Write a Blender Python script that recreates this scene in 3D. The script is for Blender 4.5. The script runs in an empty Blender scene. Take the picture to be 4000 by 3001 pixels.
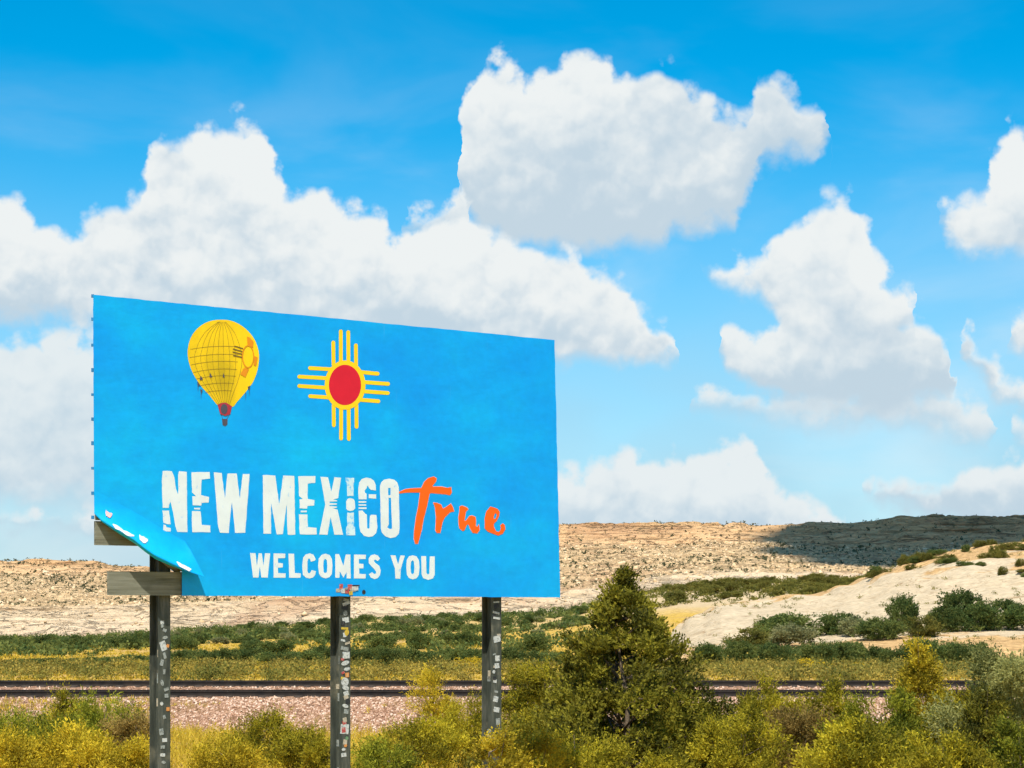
import bpy, bmesh, math, random
import numpy as np
from mathutils import Vector, Matrix
from mathutils.geometry import tessellate_polygon

sc = bpy.context.scene
COL = sc.collection
R = math.radians

# ------------------------------------------------------------------ camera
# The photo is measured in a 2212 x 1660 grid: F is the focal length in those units,
# HZ the row of the eye-level horizon (verticals stay vertical: lens shift, no pitch).
F, CX, HZ = 4758.0, 1106.0, 1320.0
cam_d = bpy.data.cameras.new('camera')
cam_d.sensor_fit = 'HORIZONTAL'
cam_d.sensor_width = 36.0
cam_d.lens = 36.0 * F / 2212.0
cam_d.shift_y = (HZ - 830.0) / 2212.0
cam_d.clip_start = 0.5
cam_d.clip_end = 30000.0
cam = bpy.data.objects.new('camera', cam_d)
cam.rotation_euler = (R(90), 0, 0)
COL.objects.link(cam)
sc.camera = cam

# ------------------------------------------------------------------ sun, exposure
SUN_EL = R(60.0)
SUN_H = Vector((-0.14, -0.99, 0)).normalized()          # towards the sun, behind the camera
SUN_DIR = Vector((SUN_H.x * math.cos(SUN_EL), SUN_H.y * math.cos(SUN_EL), math.sin(SUN_EL)))
sun_d = bpy.data.lights.new('sun', 'SUN')
sun_d.energy = 4.6
sun_d.angle = R(0.53)
sun_d.color = (1.0, 0.94, 0.84)
sun = bpy.data.objects.new('sun', sun_d)
sun.rotation_euler = SUN_DIR.to_track_quat('Z', 'Y').to_euler()
COL.objects.link(sun)
sc.view_settings.view_transform = 'Standard'
sc.view_settings.look = 'None'
sc.view_settings.exposure = 0.55
sc.view_settings.gamma = 1.0
sc.cycles.max_bounces = 4
sc.cycles.diffuse_bounces = 2
sc.cycles.glossy_bounces = 1
sc.cycles.transmission_bounces = 2
sc.cycles.use_adaptive_sampling = True
sc.cycles.adaptive_threshold = 0.03

# ------------------------------------------------------------------ world: Nishita sky + cumulus
W = bpy.data.worlds.new('World')
sc.world = W
W.use_nodes = True
nt = W.node_tree
nt.nodes.clear()


class NG:
    """small helper for math node graphs"""
    def __init__(s, nt):
        s.nt = nt

    def node(s, t, **kw):
        n = s.nt.nodes.new(t)
        for k, v in kw.items():
            setattr(n, k, v)
        return n

    def link(s, a, b):
        s.nt.links.new(a, b)

    def val(s, sock, v):
        if hasattr(v, 'is_output'):
            s.nt.links.new(v, sock)
        else:
            sock.default_value = v

    def m(s, op, a, b=0.0, c=None, clamp=False):
        n = s.node('ShaderNodeMath', operation=op, use_clamp=clamp)
        s.val(n.inputs[0], a)
        s.val(n.inputs[1], b)
        if c is not None:
            s.val(n.inputs[2], c)
        return n.outputs[0]

    def vm(s, op, a, b=None):
        n = s.node('ShaderNodeVectorMath', operation=op)
        s.val(n.inputs[0], a)
        if b is not None:
            s.val(n.inputs[1], b)
        return n.outputs[0]

    def smooth(s, v, lo, hi, a=0.0, b=1.0):
        n = s.node('ShaderNodeMapRange', interpolation_type='SMOOTHSTEP')
        s.val(n.inputs[0], v)
        s.val(n.inputs[1], lo)
        s.val(n.inputs[2], hi)
        s.val(n.inputs[3], a)
        s.val(n.inputs[4], b)
        return n.outputs[0]

    def mix(s, f, a, b, blend='MIX'):
        n = s.node('ShaderNodeMix', data_type='RGBA', blend_type=blend)
        s.val(n.inputs[0], f)
        s.val(n.inputs[6], a)
        s.val(n.inputs[7], b)
        return n.outputs[2]

    def noise(s, vec, scale, detail=4.0, rough=0.55, out='Fac', dist=0.0):
        n = s.node('ShaderNodeTexNoise')
        if vec is not None:
            s.link(vec, n.inputs['Vector'])
        n.inputs['Scale'].default_value = scale
        n.inputs['Detail'].default_value = detail
        n.inputs['Roughness'].default_value = rough
        n.inputs['Distortion'].default_value = dist
        return n.outputs[out]

    def ramp(s, v, stops):
        n = s.node('ShaderNodeValToRGB')
        el = n.color_ramp.elements
        while len(el) > 1:
            el.remove(el[-1])
        el[0].position = stops[0][0]
        el[0].color = (*stops[0][1], 1)
        for p, c in stops[1:]:
            e = el.new(p)
            e.color = (*c, 1)
        s.val(n.inputs[0], v)
        return n.outputs[0]


g = NG(nt)
SKY_STR = 0.1
sky = g.node('ShaderNodeTexSky', sky_type='NISHITA')
sky.sun_disc = False
sky.sun_elevation = SUN_EL
sky.sun_rotation = math.atan2(SUN_H.x, SUN_H.y)
sky.altitude = 1900.0
sky.air_density = 1.0
sky.dust_density = 0.4
sky.ozone_density = 2.5
hs = g.node('ShaderNodeHueSaturation')
hs.inputs['Hue'].default_value = 0.482
hs.inputs['Saturation'].default_value = 1.56
hs.inputs['Value'].default_value = 1.14
g.link(sky.outputs[0], hs.inputs['Color'])
skycol = hs.outputs[0]

tc = g.node('ShaderNodeTexCoord')
dirv = tc.outputs['Generated']
sep = g.node('ShaderNodeSeparateXYZ')
g.link(dirv, sep.inputs[0])
dx, dy, dz = sep.outputs
az0 = g.m('ARCTAN2', dx, dy)
el0 = g.m('ARCSINE', dz)
# warp in several sizes: cauliflower edges
n1 = g.noise(dirv, 26.0, 4.0, 0.56, out='Color')
n2 = g.noise(dirv, 120.0, 3.0, 0.6, out='Color')
w1 = g.vm('SUBTRACT', n1, (0.5, 0.5, 0.5))
w2 = g.vm('SUBTRACT', n2, (0.5, 0.5, 0.5))
s1 = g.node('ShaderNodeSeparateXYZ'); g.link(w1, s1.inputs[0])
s2 = g.node('ShaderNodeSeparateXYZ'); g.link(w2, s2.inputs[0])
az = g.m('ADD', g.m('MULTIPLY_ADD', s1.outputs[0], 0.020, az0), g.m('MULTIPLY', s2.outputs[0], 0.0075))
el = g.m('ADD', g.m('MULTIPLY_ADD', s1.outputs[1], 0.016, el0), g.m('MULTIPLY', s2.outputs[1], 0.0075))


def voro(vec, scale):
    n = g.node('ShaderNodeTexVoronoi', feature='F1')
    g.link(vec, n.inputs['Vector'])
    n.inputs['Scale'].default_value = scale
    n.inputs['Detail'].default_value = 1.0
    n.inputs['Roughness'].default_value = 0.5
    return n.outputs['Distance']


wv = g.node('ShaderNodeVectorMath', operation='SCALE')
g.link(w2, wv.inputs[0]); wv.inputs['Scale'].default_value = 0.006
vp = g.vm('ADD', dirv, wv.outputs[0])
lump = voro(vp, 62.0)
r0 = g.noise(vp, 52.0, 3.0, 0.55)
r1 = g.noise(g.vm('ADD', vp, (-0.0015, 0.0, 0.0045)), 52.0, 3.0, 0.55)
relief = g.m('SUBTRACT', r0, r1)                       # >0 on the sunny upper side of each puff
big = g.noise(g.vm('MULTIPLY', dirv, (1.0, 1.0, 1.7)), 15.0, 2.5, 0.50)
# the same cloudscape goes on, mirrored, all round the horizon
AZW = 0.26
azn = g.m('PINGPONG', g.m('ADD', az, AZW), 2 * AZW)
azn = g.m('DIVIDE', azn, 2 * AZW)


def ang(x, y):
    a = math.atan((x - CX) / F)
    return ((a + AZW) / (2 * AZW), math.atan((HZ - y) / F * math.cos(a)))


EMAX = 0.32


def curve_node(segs, outside):
    """outline over azimuth; segs: one list of photo points for each cloud of the layer"""
    n = g.node('ShaderNodeFloatCurve')
    c = n.mapping.curves[0]
    out = []
    for pts in segs:
        P = sorted((ang(x, y)[0], ang(x, y)[1] / EMAX) for x, y in pts)
        P = [(min(max(a, 0.0), 1.0), min(max(b, 0.0), 1.0)) for a, b in P]
        lead = out[-1][0] if out else 0.0
        if P[0][0] - lead > 0.006:
            out.append((lead + (0.003 if out else 0.0), outside)); out.append((P[0][0] - 0.003, outside))
        out += P
    if out[-1][0] < 0.99:
        out.append((out[-1][0] + 0.003, outside)); out.append((1.0, outside))
    for i, (a, b) in enumerate(out):
        if i < 2:
            c.points[i].location = (a, b)
        else:
            c.points.new(a, b)
    for p in c.points:
        p.handle_type = 'VECTOR'
    n.mapping.use_clip = False
    n.mapping.update()
    g.link(azn, n.inputs['Value'])
    return g.m('MULTIPLY', n.outputs[0], EMAX)


def S(v):
    return tuple(x / SKY_STR for x in v)


HI = S((0.585, 0.61, 0.612)) + (1,)
LO = S((0.375, 0.458, 0.522)) + (1,)
HAZE_C = S((0.27, 0.43, 0.53)) + (1,)


puff = g.m('MULTIPLY', g.m('SUBTRACT', 0.60, lump), 0.0130)
fray = g.m('MULTIPLY', s2.outputs[2], g.smooth(big, 0.40, 0.62, 0.003, 0.014))      # wispy in places, crisp in others
edge_n = g.m('ADD', puff, fray)
lobes = g.m('MULTIPLY', g.m('SUBTRACT', 0.5, lump), 0.40)
shade_n = g.m('MULTIPLY_ADD', relief, 1.3, g.m('ADD', lobes, g.m('MULTIPLY', g.m('SUBTRACT', big, 0.5), 1.45)))


def cloud(col, clouds, soft=0.0044, bsoft=0.006, haze=0.0, lo=-0.07, hi=0.87):
    """a layer of cumulus, each between an upper and a lower outline"""
    t = curve_node([c_[0] for c_ in clouds], 0.0)
    b = curve_node([c_[1] for c_ in clouds], 0.35)
    up = g.m('ADD', g.m('SUBTRACT', t, el), edge_n)
    dn = g.m('MULTIPLY_ADD', puff, 0.45, g.m('SUBTRACT', el, b))
    d = g.m('MULTIPLY', g.smooth(up, -soft, soft), g.smooth(dn, -bsoft, bsoft))
    h = g.m('ADD', g.m('DIVIDE', dn, g.m('MAXIMUM', g.m('ADD', up, dn), 0.004)), shade_n)
    c = g.mix(g.smooth(h, lo, hi), LO, HI)
    if haze:
        c = g.mix(haze, c, HAZE_C)
    return g.mix(d, col, c)


col = skycol
# thin veil low in the sky, in streaks
veil = g.m('MULTIPLY', g.smooth(el0, 0.0, 0.25, 0.95, 0.0), g.smooth(big, 0.25, 0.75, 0.75, 1.0))
col = g.mix(veil, col, HAZE_C)
wisp = g.noise(g.vm('MULTIPLY', dirv, (1.0, 1.0, 2.8)), 7.0, 5.0, 0.50, dist=0.4)
col = g.mix(g.m('MULTIPLY', g.smooth(wisp, 0.45, 0.75), g.smooth(el0, 0.28, 0.10, 0.03, 0.34)), col, HI)
# low banks over the mesa
col = cloud(col, [
    ([(-150, 1105), (0, 1115), (100, 1120), (190, 1098), (260, 1115), (500, 1100)], [(-150, 1140), (100, 1142), (220, 1150), (500, 1160)]),
    ([(1000, 1010), (1100, 1030), (1205, 1025), (1240, 1020), (1280, 1000), (1300, 985), (1330, 972), (1360, 975), (1380, 1000), (1420, 990),
      (1470, 965), (1530, 960), (1580, 970), (1600, 955), (1630, 948), (1650, 1000), (1665, 1040), (1690, 1055), (1720, 1062),
      (1760, 1080), (1800, 1104), (1838, 1138)], [(1000, 1200), (1800, 1200), (1838, 1150)]),
    ([(1862, 1046), (1880, 1034), (1930, 1045), (1990, 1045), (2050, 1020), (2100, 1000), (2150, 975), (2330, 965)],
     [(1862, 1060), (1885, 1078), (1930, 1098), (1990, 1125), (2100, 1150), (2330, 1150)])], haze=0.12, bsoft=0.007)
# bank beside the sign, strip under the right tower, scraps
col = cloud(col, [
    ([(-150, 740), (0, 722), (60, 710), (110, 708), (150, 715), (210, 725), (300, 740), (400, 800), (600, 900), (900, 960), (1000, 1050)],
     [(-150, 1075), (0, 1080), (120, 1085), (260, 1100), (600, 1130), (1000, 1150)]),
    ([(1480, 850), (1560, 838), (1650, 842), (1800, 846), (1900, 832), (2000, 832), (2060, 846), (2110, 862), (2150, 888)],
     [(1480, 868), (1600, 898), (1700, 912), (1780, 930), (1850, 924), (1900, 908), (1960, 914), (2060, 930), (2110, 954), (2150, 944)]),
    ([(2178, 910), (2212, 895), (2330, 890)], [(2178, 930), (2212, 960), (2330, 970)])], haze=0.18, bsoft=0.009, lo=-0.4)
# foot of the right tower, wisp left of the middle cloud, scraps at right
col = cloud(col, [
    ([(866, 490), (885, 450), (905, 440), (930, 425), (960, 405), (990, 385), (1010, 370)], [(866, 500), (910, 510), (960, 520), (1010, 530)]),
    ([(1554, 726), (1570, 707), (1602, 708), (1640, 695), (1690, 655), (1760, 640), (1900, 640), (2000, 690), (2035, 703), (2064, 750)],
     [(1554, 745), (1580, 792), (1640, 850), (1700, 884), (1800, 892), (1900, 886), (2000, 872), (2064, 845)]),
    ([(2086, 730), (2092, 706), (2104, 705), (2112, 742), (2150, 762), (2168, 800), (2200, 822), (2330, 830)],
     [(2086, 770), (2094, 790), (2120, 806), (2150, 852), (2212, 888), (2330, 890)])], haze=0.06, lo=-0.1, hi=0.8)
# head of the right tower, cloud at the right edge
col = cloud(col, [
    ([(1510, 570), (1545, 585), (1575, 570), (1610, 568), (1645, 556), (1662, 515), (1690, 490), (1720, 476), (1750, 470), (1762, 440), (1790, 420),
      (1826, 418), (1846, 438), (1866, 490), (1890, 550), (1920, 588), (1950, 600), (1985, 640), (1990, 668)],
     [(1510, 580), (1545, 606), (1600, 632), (1650, 644), (1680, 690), (1740, 760), (1900, 760), (1990, 690)]),
    ([(2012, 452), (2022, 438), (2060, 428), (2100, 428), (2128, 408), (2142, 365), (2146, 335), (2170, 310), (2192, 280), (2330, 250)],
     [(2012, 470), (2032, 494), (2048, 530), (2070, 548), (2120, 558), (2160, 558), (2330, 535)])], lo=-0.45, hi=0.6)
# upper middle cloud and its companion
col = cloud(col, [
    ([(984, 340), (996, 235), (1012, 190), (1028, 150), (1042, 130), (1080, 127), (1112, 135), (1126, 165), (1150, 165), (1172, 155), (1206, 150),
      (1222, 118), (1252, 104), (1300, 115), (1325, 140), (1345, 166), (1380, 154), (1430, 144), (1470, 165), (1500, 190), (1542, 226),
      (1580, 250), (1606, 246), (1622, 212), (1640, 176), (1672, 168), (1692, 186), (1715, 192), (1752, 222), (1792, 226), (1803, 256)],
     [(984, 362), (1000, 440), (1050, 508), (1110, 528), (1250, 530), (1350, 534), (1428, 532), (1440, 508), (1540, 500), (1592, 488), (1610, 440), (1634, 385), (1642, 340),
      (1700, 342), (1766, 332), (1782, 300), (1803, 282)])], lo=0.0, hi=1.0)
# the long left bank
col = cloud(col, [
    ([(-150, 400), (0, 430), (40, 446), (75, 468), (108, 492), (130, 520), (150, 512), (180, 480), (215, 442), (268, 420), (308, 384), (320, 322), (350, 290), (385, 280),
      (412, 292), (440, 276), (500, 266), (545, 274), (580, 318), (600, 352), (588, 388), (606, 400), (640, 393), (690, 400),
      (735, 430), (765, 440), (805, 445), (835, 470), (842, 505), (870, 512), (900, 486), (925, 452), (960, 438), (1000, 430), (1035, 462), (1070, 500),
      (1100, 520), (1180, 524), (1240, 535), (1262, 582), (1300, 575), (1340, 610), (1380, 660), (1402, 690), (1440, 700), (1466, 738)],
     [(-150, 690), (0, 688), (120, 690), (220, 700), (500, 730), (900, 770), (1200, 790), (1300, 785), (1440, 778), (1466, 752)]),
    ([(2176, 692), (2200, 672), (2330, 660)], [(2176, 735), (2212, 762), (2330, 770)])], lo=-0.12, hi=0.72, bsoft=0.006)
# scattered tufts above the frame, all round; cover widened to whiten the ambient light
hi_n = g.noise(g.vm('MULTIPLY', dirv, (1.0, 1.0, 2.2)), 5.0, 4.0, 0.58)
hi_d = g.m('MULTIPLY', g.smooth(hi_n, 0.54, 0.62), g.smooth(el0, 0.30, 0.42))
col = g.mix(hi_d, col, HI)
bg = g.node('ShaderNodeBackground')
g.link(col, bg.inputs['Color'])
bg.inputs['Strength'].default_value = SKY_STR
wo = g.node('ShaderNodeOutputWorld')
g.link(bg.outputs[0], wo.inputs['Surface'])
W.cycles.sampling_method = 'MANUAL'
W.cycles.sample_map_resolution = 512

# ------------------------------------------------------------------ helpers
rng = np.random.default_rng(7)


def at(x, y, d):
    return Vector(((x - CX) / F * d, d, (HZ - y) / F * d))


def mesh_np(name, verts, faces, mats, smooth=False):
    """verts (n,3); faces (m,k) with one k"""
    verts = np.asarray(verts, dtype=np.float32)
    faces = np.asarray(faces, dtype=np.int32)
    me = bpy.data.meshes.new(name)
    m, k = faces.shape
    me.vertices.add(len(verts))
    me.vertices.foreach_set('co', verts.ravel())
    me.loops.add(m * k)
    me.loops.foreach_set('vertex_index', faces.ravel())
    me.polygons.add(m)
    me.polygons.foreach_set('loop_start', np.arange(m, dtype=np.int32) * k)
    if smooth:
        me.polygons.foreach_set('use_smooth', np.ones(m, dtype=bool))
    me.update(calc_edges=True)
    for mm in (mats if isinstance(mats, (list, tuple)) else [mats]):
        me.materials.append(mm)
    return me


def fattr(me, name, arr, domain='POINT'):
    a = me.attributes.new(name, 'FLOAT', domain)
    a.data.foreach_set('value', np.asarray(arr, dtype=np.float32))


def link(name, me, parent=None, loc=None):
    o = bpy.data.objects.new(name, me)
    COL.objects.link(o)
    if parent is not None:
        o.parent = parent
    if loc is not None:
        o.location = loc
    return o


def tag(o, label=None, cat=None, group=None, kind=None):
    if label: o['label'] = label
    if cat: o['category'] = cat
    if group: o['group'] = group
    if kind: o['kind'] = kind
    return o


def empty(name, loc=(0, 0, 0)):
    o = bpy.data.objects.new(name, None)
    o.location = loc
    o.empty_display_size = 0.2
    COL.objects.link(o)
    return o


def box_np(c, s, rot=None):
    x, y, z = np.asarray(s) / 2
    v = np.array([[-x, -y, -z], [x, -y, -z], [x, y, -z], [-x, y, -z], [-x, -y, z], [x, -y, z], [x, y, z], [-x, y, z]])
    if rot is not None:
        v = v @ np.array(rot).T
    f = np.array([[0, 3, 2, 1], [4, 5, 6, 7], [0, 1, 5, 4], [1, 2, 6, 5], [2, 3, 7, 6], [3, 0, 4, 7]])
    return v + np.asarray(c), f


# lattice value noise, vectorised
_perm = np.random.default_rng(11).random((256, 256)).astype(np.float32)


def vnoise(x, y):
    xi = np.floor(x).astype(int); yi = np.floor(y).astype(int)
    fx = x - xi; fy = y - yi
    fx = fx * fx * (3 - 2 * fx); fy = fy * fy * (3 - 2 * fy)
    a = _perm[xi % 256, yi % 256]; b = _perm[(xi + 1) % 256, yi % 256]
    c = _perm[xi % 256, (yi + 1) % 256]; d = _perm[(xi + 1) % 256, (yi + 1) % 256]
    return (a * (1 - fx) + b * fx) * (1 - fy) + (c * (1 - fx) + d * fx) * fy


def fbm(x, y, n=4, gain=0.5):
    s = np.zeros_like(np.asarray(x, dtype=float)); a = 1.0; t = 0
    for i in range(n):
        s = s + a * (vnoise(x * 2 ** i + 17.3 * i, y * 2 ** i + 9.1 * i) - 0.5)
        t += a; a *= gain
    return s / t * 2


# ------------------------------------------------------------------ materials
def mat(name, build, rough=0.9, spec=0.2):
    m = bpy.data.materials.new(name)
    m.use_nodes = True
    n = NG(m.node_tree)
    b = m.node_tree.nodes['Principled BSDF']
    b.inputs['Roughness'].default_value = rough
    b.inputs['Specular IOR Level'].default_value = spec
    build(n, b, m)
    return m


def objco(n):
    return n.node('ShaderNodeTexCoord').outputs['Object']


def geo_pos(n):
    return n.node('ShaderNodeNewGeometry').outputs['Position']


def bump(n, b, h, strength=0.4, dist=0.05):
    k = n.node('ShaderNodeBump')
    k.inputs['Strength'].default_value = strength
    k.inputs['Distance'].default_value = dist
    n.link(h, k.inputs['Height'])
    n.link(k.outputs[0], b.inputs['Normal'])


def attr(n, name):
    a = n.node('ShaderNodeAttribute')
    a.attribute_name = name
    return a.outputs['Fac']


def plain(name, c, var=0.12, scale=8.0, rough=0.8, spec=0.2):
    def f(n, b, m):
        v = n.noise(objco(n), scale, 4.0)
        k = n.smooth(v, 0.3, 0.7, 1 - var, 1 + var)
        cc = n.mix(1.0, (*c, 1), k, 'MULTIPLY')
        n.link(cc, b.inputs['Base Color'])
    return mat(name, f, rough, spec)


def leaf_mat(name, dark, light, trans=0.45):
    def f(n, b, m):
        v = attr(n, 'tone')
        oi = n.node('ShaderNodeObjectInfo').outputs['Random']
        c = n.ramp(v, [(0.0, dark), (1.0, light)])
        k = n.m('MULTIPLY_ADD', oi, 0.35, 0.83)
        c = n.mix(1.0, c, k, 'MULTIPLY')
        n.link(c, b.inputs['Base Color'])
        b.inputs['Roughness'].default_value = 0.75
        t = n.node('ShaderNodeBsdfTranslucent')
        n.link(c, t.inputs['Color'])
        ms = n.node('ShaderNodeMixShader')
        ms.inputs[0].default_value = trans
        n.link(b.outputs[0], ms.inputs[1]); n.link(t.outputs[0], ms.inputs[2])
        out = m.node_tree.nodes['Material Output']
        n.link(ms.outputs[0], out.inputs['Surface'])
    return mat(name, f, 0.8, 0.15)


M = {}
M['juniper'] = leaf_mat('juniper_leaf', (0.060, 0.064, 0.014), (0.33, 0.290, 0.028))
M['olive'] = leaf_mat('olive_leaf', (0.100, 0.096, 0.010), (0.58, 0.475, 0.030))
M['yellow'] = leaf_mat('yellow_leaf', (0.24, 0.185, 0.014), (0.84, 0.63, 0.042))
M['green'] = leaf_mat('green_leaf', (0.075, 0.098, 0.012), (0.40, 0.39, 0.032))
M['dry'] = leaf_mat('dry_leaf', (0.20, 0.135, 0.035), (0.42, 0.295, 0.080))
M['pale'] = leaf_mat('pale_leaf', (0.15, 0.16, 0.045), (0.46, 0.44, 0.150))
M['far_green'] = leaf_mat('far_green_leaf', (0.055, 0.100, 0.028), (0.20, 0.225, 0.055))
M['far_olive'] = leaf_mat('far_olive_leaf', (0.105, 0.115, 0.024), (0.27, 0.235, 0.048))
M['far_grey'] = leaf_mat('far_grey_leaf', (0.16, 0.175, 0.075), (0.36, 0.35, 0.15))
M['speck'] = leaf_mat('speck_leaf', (0.075, 0.092, 0.048), (0.19, 0.18, 0.085))
M['grass'] = leaf_mat('grass_blade', (0.32, 0.23, 0.020), (0.72, 0.52, 0.060), 0.3)
M['strip'] = leaf_mat('strip_leaf', (0.13, 0.120, 0.026), (0.48, 0.37, 0.075))
M['bark'] = plain('bark', (0.14, 0.105, 0.07), 0.45, 30.0)


def ground_f(n, b, m):
    p = geo_pos(n)
    a = n.noise(p, 0.10, 5.0, 0.6)
    c = n.noise(p, 1.3, 5.0, 0.65)
    col = n.ramp(c, [(0.28, (0.27, 0.165, 0.032)), (0.5, (0.47, 0.30, 0.055)), (0.72, (0.58, 0.39, 0.10))])
    soil = n.ramp(c, [(0.3, (0.34, 0.21, 0.090)), (0.7, (0.52, 0.34, 0.16))])
    f = n.smooth(a, 0.50, 0.62)
    col = n.mix(n.m('MULTIPLY', f, 0.55), col, soil)
    sy = n.node('ShaderNodeSeparateXYZ'); n.link(p, sy.inputs[0])
    sand = n.ramp(c, [(0.3, (0.40, 0.29, 0.16)), (0.7, (0.55, 0.43, 0.27))])
    fs_ = n.m('MULTIPLY', n.smooth(sy.outputs[1], 360.0, 430.0), n.smooth(sy.outputs[0], 5.0, 40.0, 0.35, 1.0))
    col = n.mix(fs_, col, sand)
    n.link(col, b.inputs['Base Color'])
    bump(n, b, n.noise(p, 4.0, 5.0, 0.7), 0.6, 0.15)


M['ground'] = mat('dry_grass_ground', ground_f, 0.95, 0.05)


def mesa_f(n, b, m):
    p = geo_pos(n)
    t = attr(n, 'strat')
    sx = n.node('ShaderNodeSeparateXYZ'); n.link(p, sx.inputs[0])
    cv = n.node('ShaderNodeCombineXYZ')
    n.val(cv.inputs[0], n.m('MULTIPLY', sx.outputs[0], 0.035))
    n.val(cv.inputs[1], n.m('MULTIPLY', sx.outputs[1], 0.05))
    n.val(cv.inputs[2], n.m('MULTIPLY', sx.outputs[2], 1.0))
    bands = n.noise(cv.outputs[0], 0.75, 5.0, 0.62, dist=0.6)
    blot = n.noise(p, 0.035, 5.0, 0.6)
    fine = n.noise(p, 0.5, 5.0, 0.7)
    tt = n.m('MULTIPLY_ADD', n.m('SUBTRACT', blot, 0.5), 0.22, t)
    base = n.ramp(tt, [(0.0, (0.44, 0.31, 0.14)), (0.10, (0.46, 0.35, 0.20)), (0.20, (0.68, 0.535, 0.365)), (0.40, (0.66, 0.505, 0.325)),
                       (0.47, (0.60, 0.425, 0.235)), (0.74, (0.60, 0.425, 0.235)), (0.80, (0.68, 0.445, 0.24)), (0.97, (0.64, 0.405, 0.205)), (1.0, (0.52, 0.36, 0.18))])
    k = n.ramp(bands, [(0.32, (0.45, 0.34, 0.27)), (0.42, (0.90, 0.85, 0.80)), (0.58, (1.06, 1.06, 1.06)), (0.70, (0.80, 0.68, 0.58))])
    col = n.mix(n.smooth(t, 0.42, 0.80, 0.6, 1.0), base, k, 'MULTIPLY')
    # iron stained, reddish patches
    st = n.smooth(n.noise(p, 0.020, 4.0, 0.6), 0.54, 0.64)
    col = n.mix(n.m('MULTIPLY', st, 0.45), col, (0.42, 0.22, 0.12, 1))
    k2 = n.smooth(fine, 0.3, 0.7, 0.86, 1.08)
    col = n.mix(1.0, col, k2, 'MULTIPLY')
    # cracks and bedding joints, darker and redder than the rock
    cj = n.noise(n.vm('MULTIPLY', p, (0.16, 0.10, 0.95)), 0.42, 4.0, 0.60, dist=1.2)
    jn = n.m('SUBTRACT', 1.0, n.smooth(n.m('ABSOLUTE', n.m('SUBTRACT', cj, 0.5)), 0.0, 0.022))
    patch = n.m('MULTIPLY', n.smooth(n.noise(p, 0.05, 3.0, 0.6), 0.46, 0.60), n.smooth(t, 0.42, 0.80, 0.0, 1.0))
    col = n.mix(n.m('MULTIPLY', n.m('MULTIPLY', jn, patch), 0.8), col, (0.20, 0.115, 0.065, 1))
    # varnished rubble on the slope
    vr = n.node('ShaderNodeTexVoronoi'); n.link(p, vr.inputs['Vector']); vr.inputs['Scale'].default_value = 0.62
    sc_ = n.node('ShaderNodeSeparateColor'); n.link(vr.outputs['Color'], sc_.inputs[0])
    sl = n.m('MULTIPLY', n.smooth(t, 0.40, 0.48), n.smooth(t, 0.82, 0.76))
    rub = n.smooth(sc_.outputs[0], 0.0, 1.0, 0.74, 1.20)
    col = n.mix(sl, col, n.mix(1.0, col, rub, 'MULTIPLY'))
    n.link(col, b.inputs['Base Color'])
    bump(n, b, n.m('MULTIPLY_ADD', bands, 1.4, n.m('MULTIPLY_ADD', jn, -0.6, fine)), 1.0, 1.6)


M['mesa'] = mat('mesa_rock', mesa_f, 0.95, 0.05)


def hill_f(n, b, m):
    p = geo_pos(n)
    t = attr(n, 'strat')
    a = n.noise(p, 0.09, 5.0, 0.65)
    fine = n.noise(p, 1.1, 5.0, 0.7)
    cv = n.vm('MULTIPLY', p, (0.25, 0.25, 1.2))
    band = n.noise(cv, 0.55, 5.0, 0.6, dist=0.8)
    rock = n.ramp(band, [(0.30, (0.34, 0.24, 0.135)), (0.40, (0.50, 0.395, 0.26)), (0.65, (0.555, 0.445, 0.30)), (0.8, (0.44, 0.325, 0.19))])
    soil = n.ramp(fine, [(0.3, (0.40, 0.24, 0.10)), (0.7, (0.58, 0.38, 0.18))])
    f = n.smooth(n.m('MULTIPLY_ADD', n.m('SUBTRACT', a, 0.5), 1.5, t), 0.50, 0.60)
    col = n.mix(f, rock, soil)
    col = n.mix(1.0, col, n.smooth(fine, 0.3, 0.7, 0.78, 1.10), 'MULTIPLY')
    cj = n.noise(n.vm('MULTIPLY', p, (0.22, 0.22, 1.6)), 0.5, 4.0, 0.62, dist=1.4)
    jn = n.m('SUBTRACT', 1.0, n.smooth(n.m('ABSOLUTE', n.m('SUBTRACT', cj, 0.5)), 0.0, 0.022))
    col = n.mix(n.m('MULTIPLY', n.m('MULTIPLY', jn, n.smooth(a, 0.42, 0.55)), 0.6), col, (0.26, 0.17, 0.09, 1))
    n.link(col, b.inputs['Base Color'])
    bump(n, b, n.m('MULTIPLY_ADD', band, 1.2, fine), 0.8, 0.35)


M['hill'] = mat('pale_sandstone', hill_f, 0.95, 0.05)


def ballast_f(n, b, m):
    p = geo_pos(n)
    v = n.node('ShaderNodeTexVoronoi'); n.link(p, v.inputs['Vector']); v.inputs['Scale'].default_value = 11.0
    s = n.node('ShaderNodeSeparateColor'); n.link(v.outputs['Color'], s.inputs[0])
    col = n.ramp(s.outputs[0], [(0.0, (0.15, 0.080, 0.048)), (0.5, (0.30, 0.165, 0.105)), (1.0, (0.44, 0.28, 0.19))])
    dirt = n.smooth(n.noise(p, 0.35, 4.0, 0.6), 0.5, 0.66)
    col = n.mix(n.m('MULTIPLY', dirt, 0.6), col, (0.26, 0.17, 0.07, 1))
    n.link(col, b.inputs['Base Color'])
    bump(n, b, v.outputs['Distance'], 0.9, 0.06)


M['ballast'] = mat('pink_ballast', ballast_f, 0.95, 0.05)


def stone_f(n, b, m):
    v = attr(n, 'tone')
    col = n.ramp(v, [(0.0, (0.20, 0.11, 0.065)), (0.55, (0.45, 0.270, 0.175)), (1.0, (0.70, 0.53, 0.41))])
    n.link(col, b.inputs['Base Color'])


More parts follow.
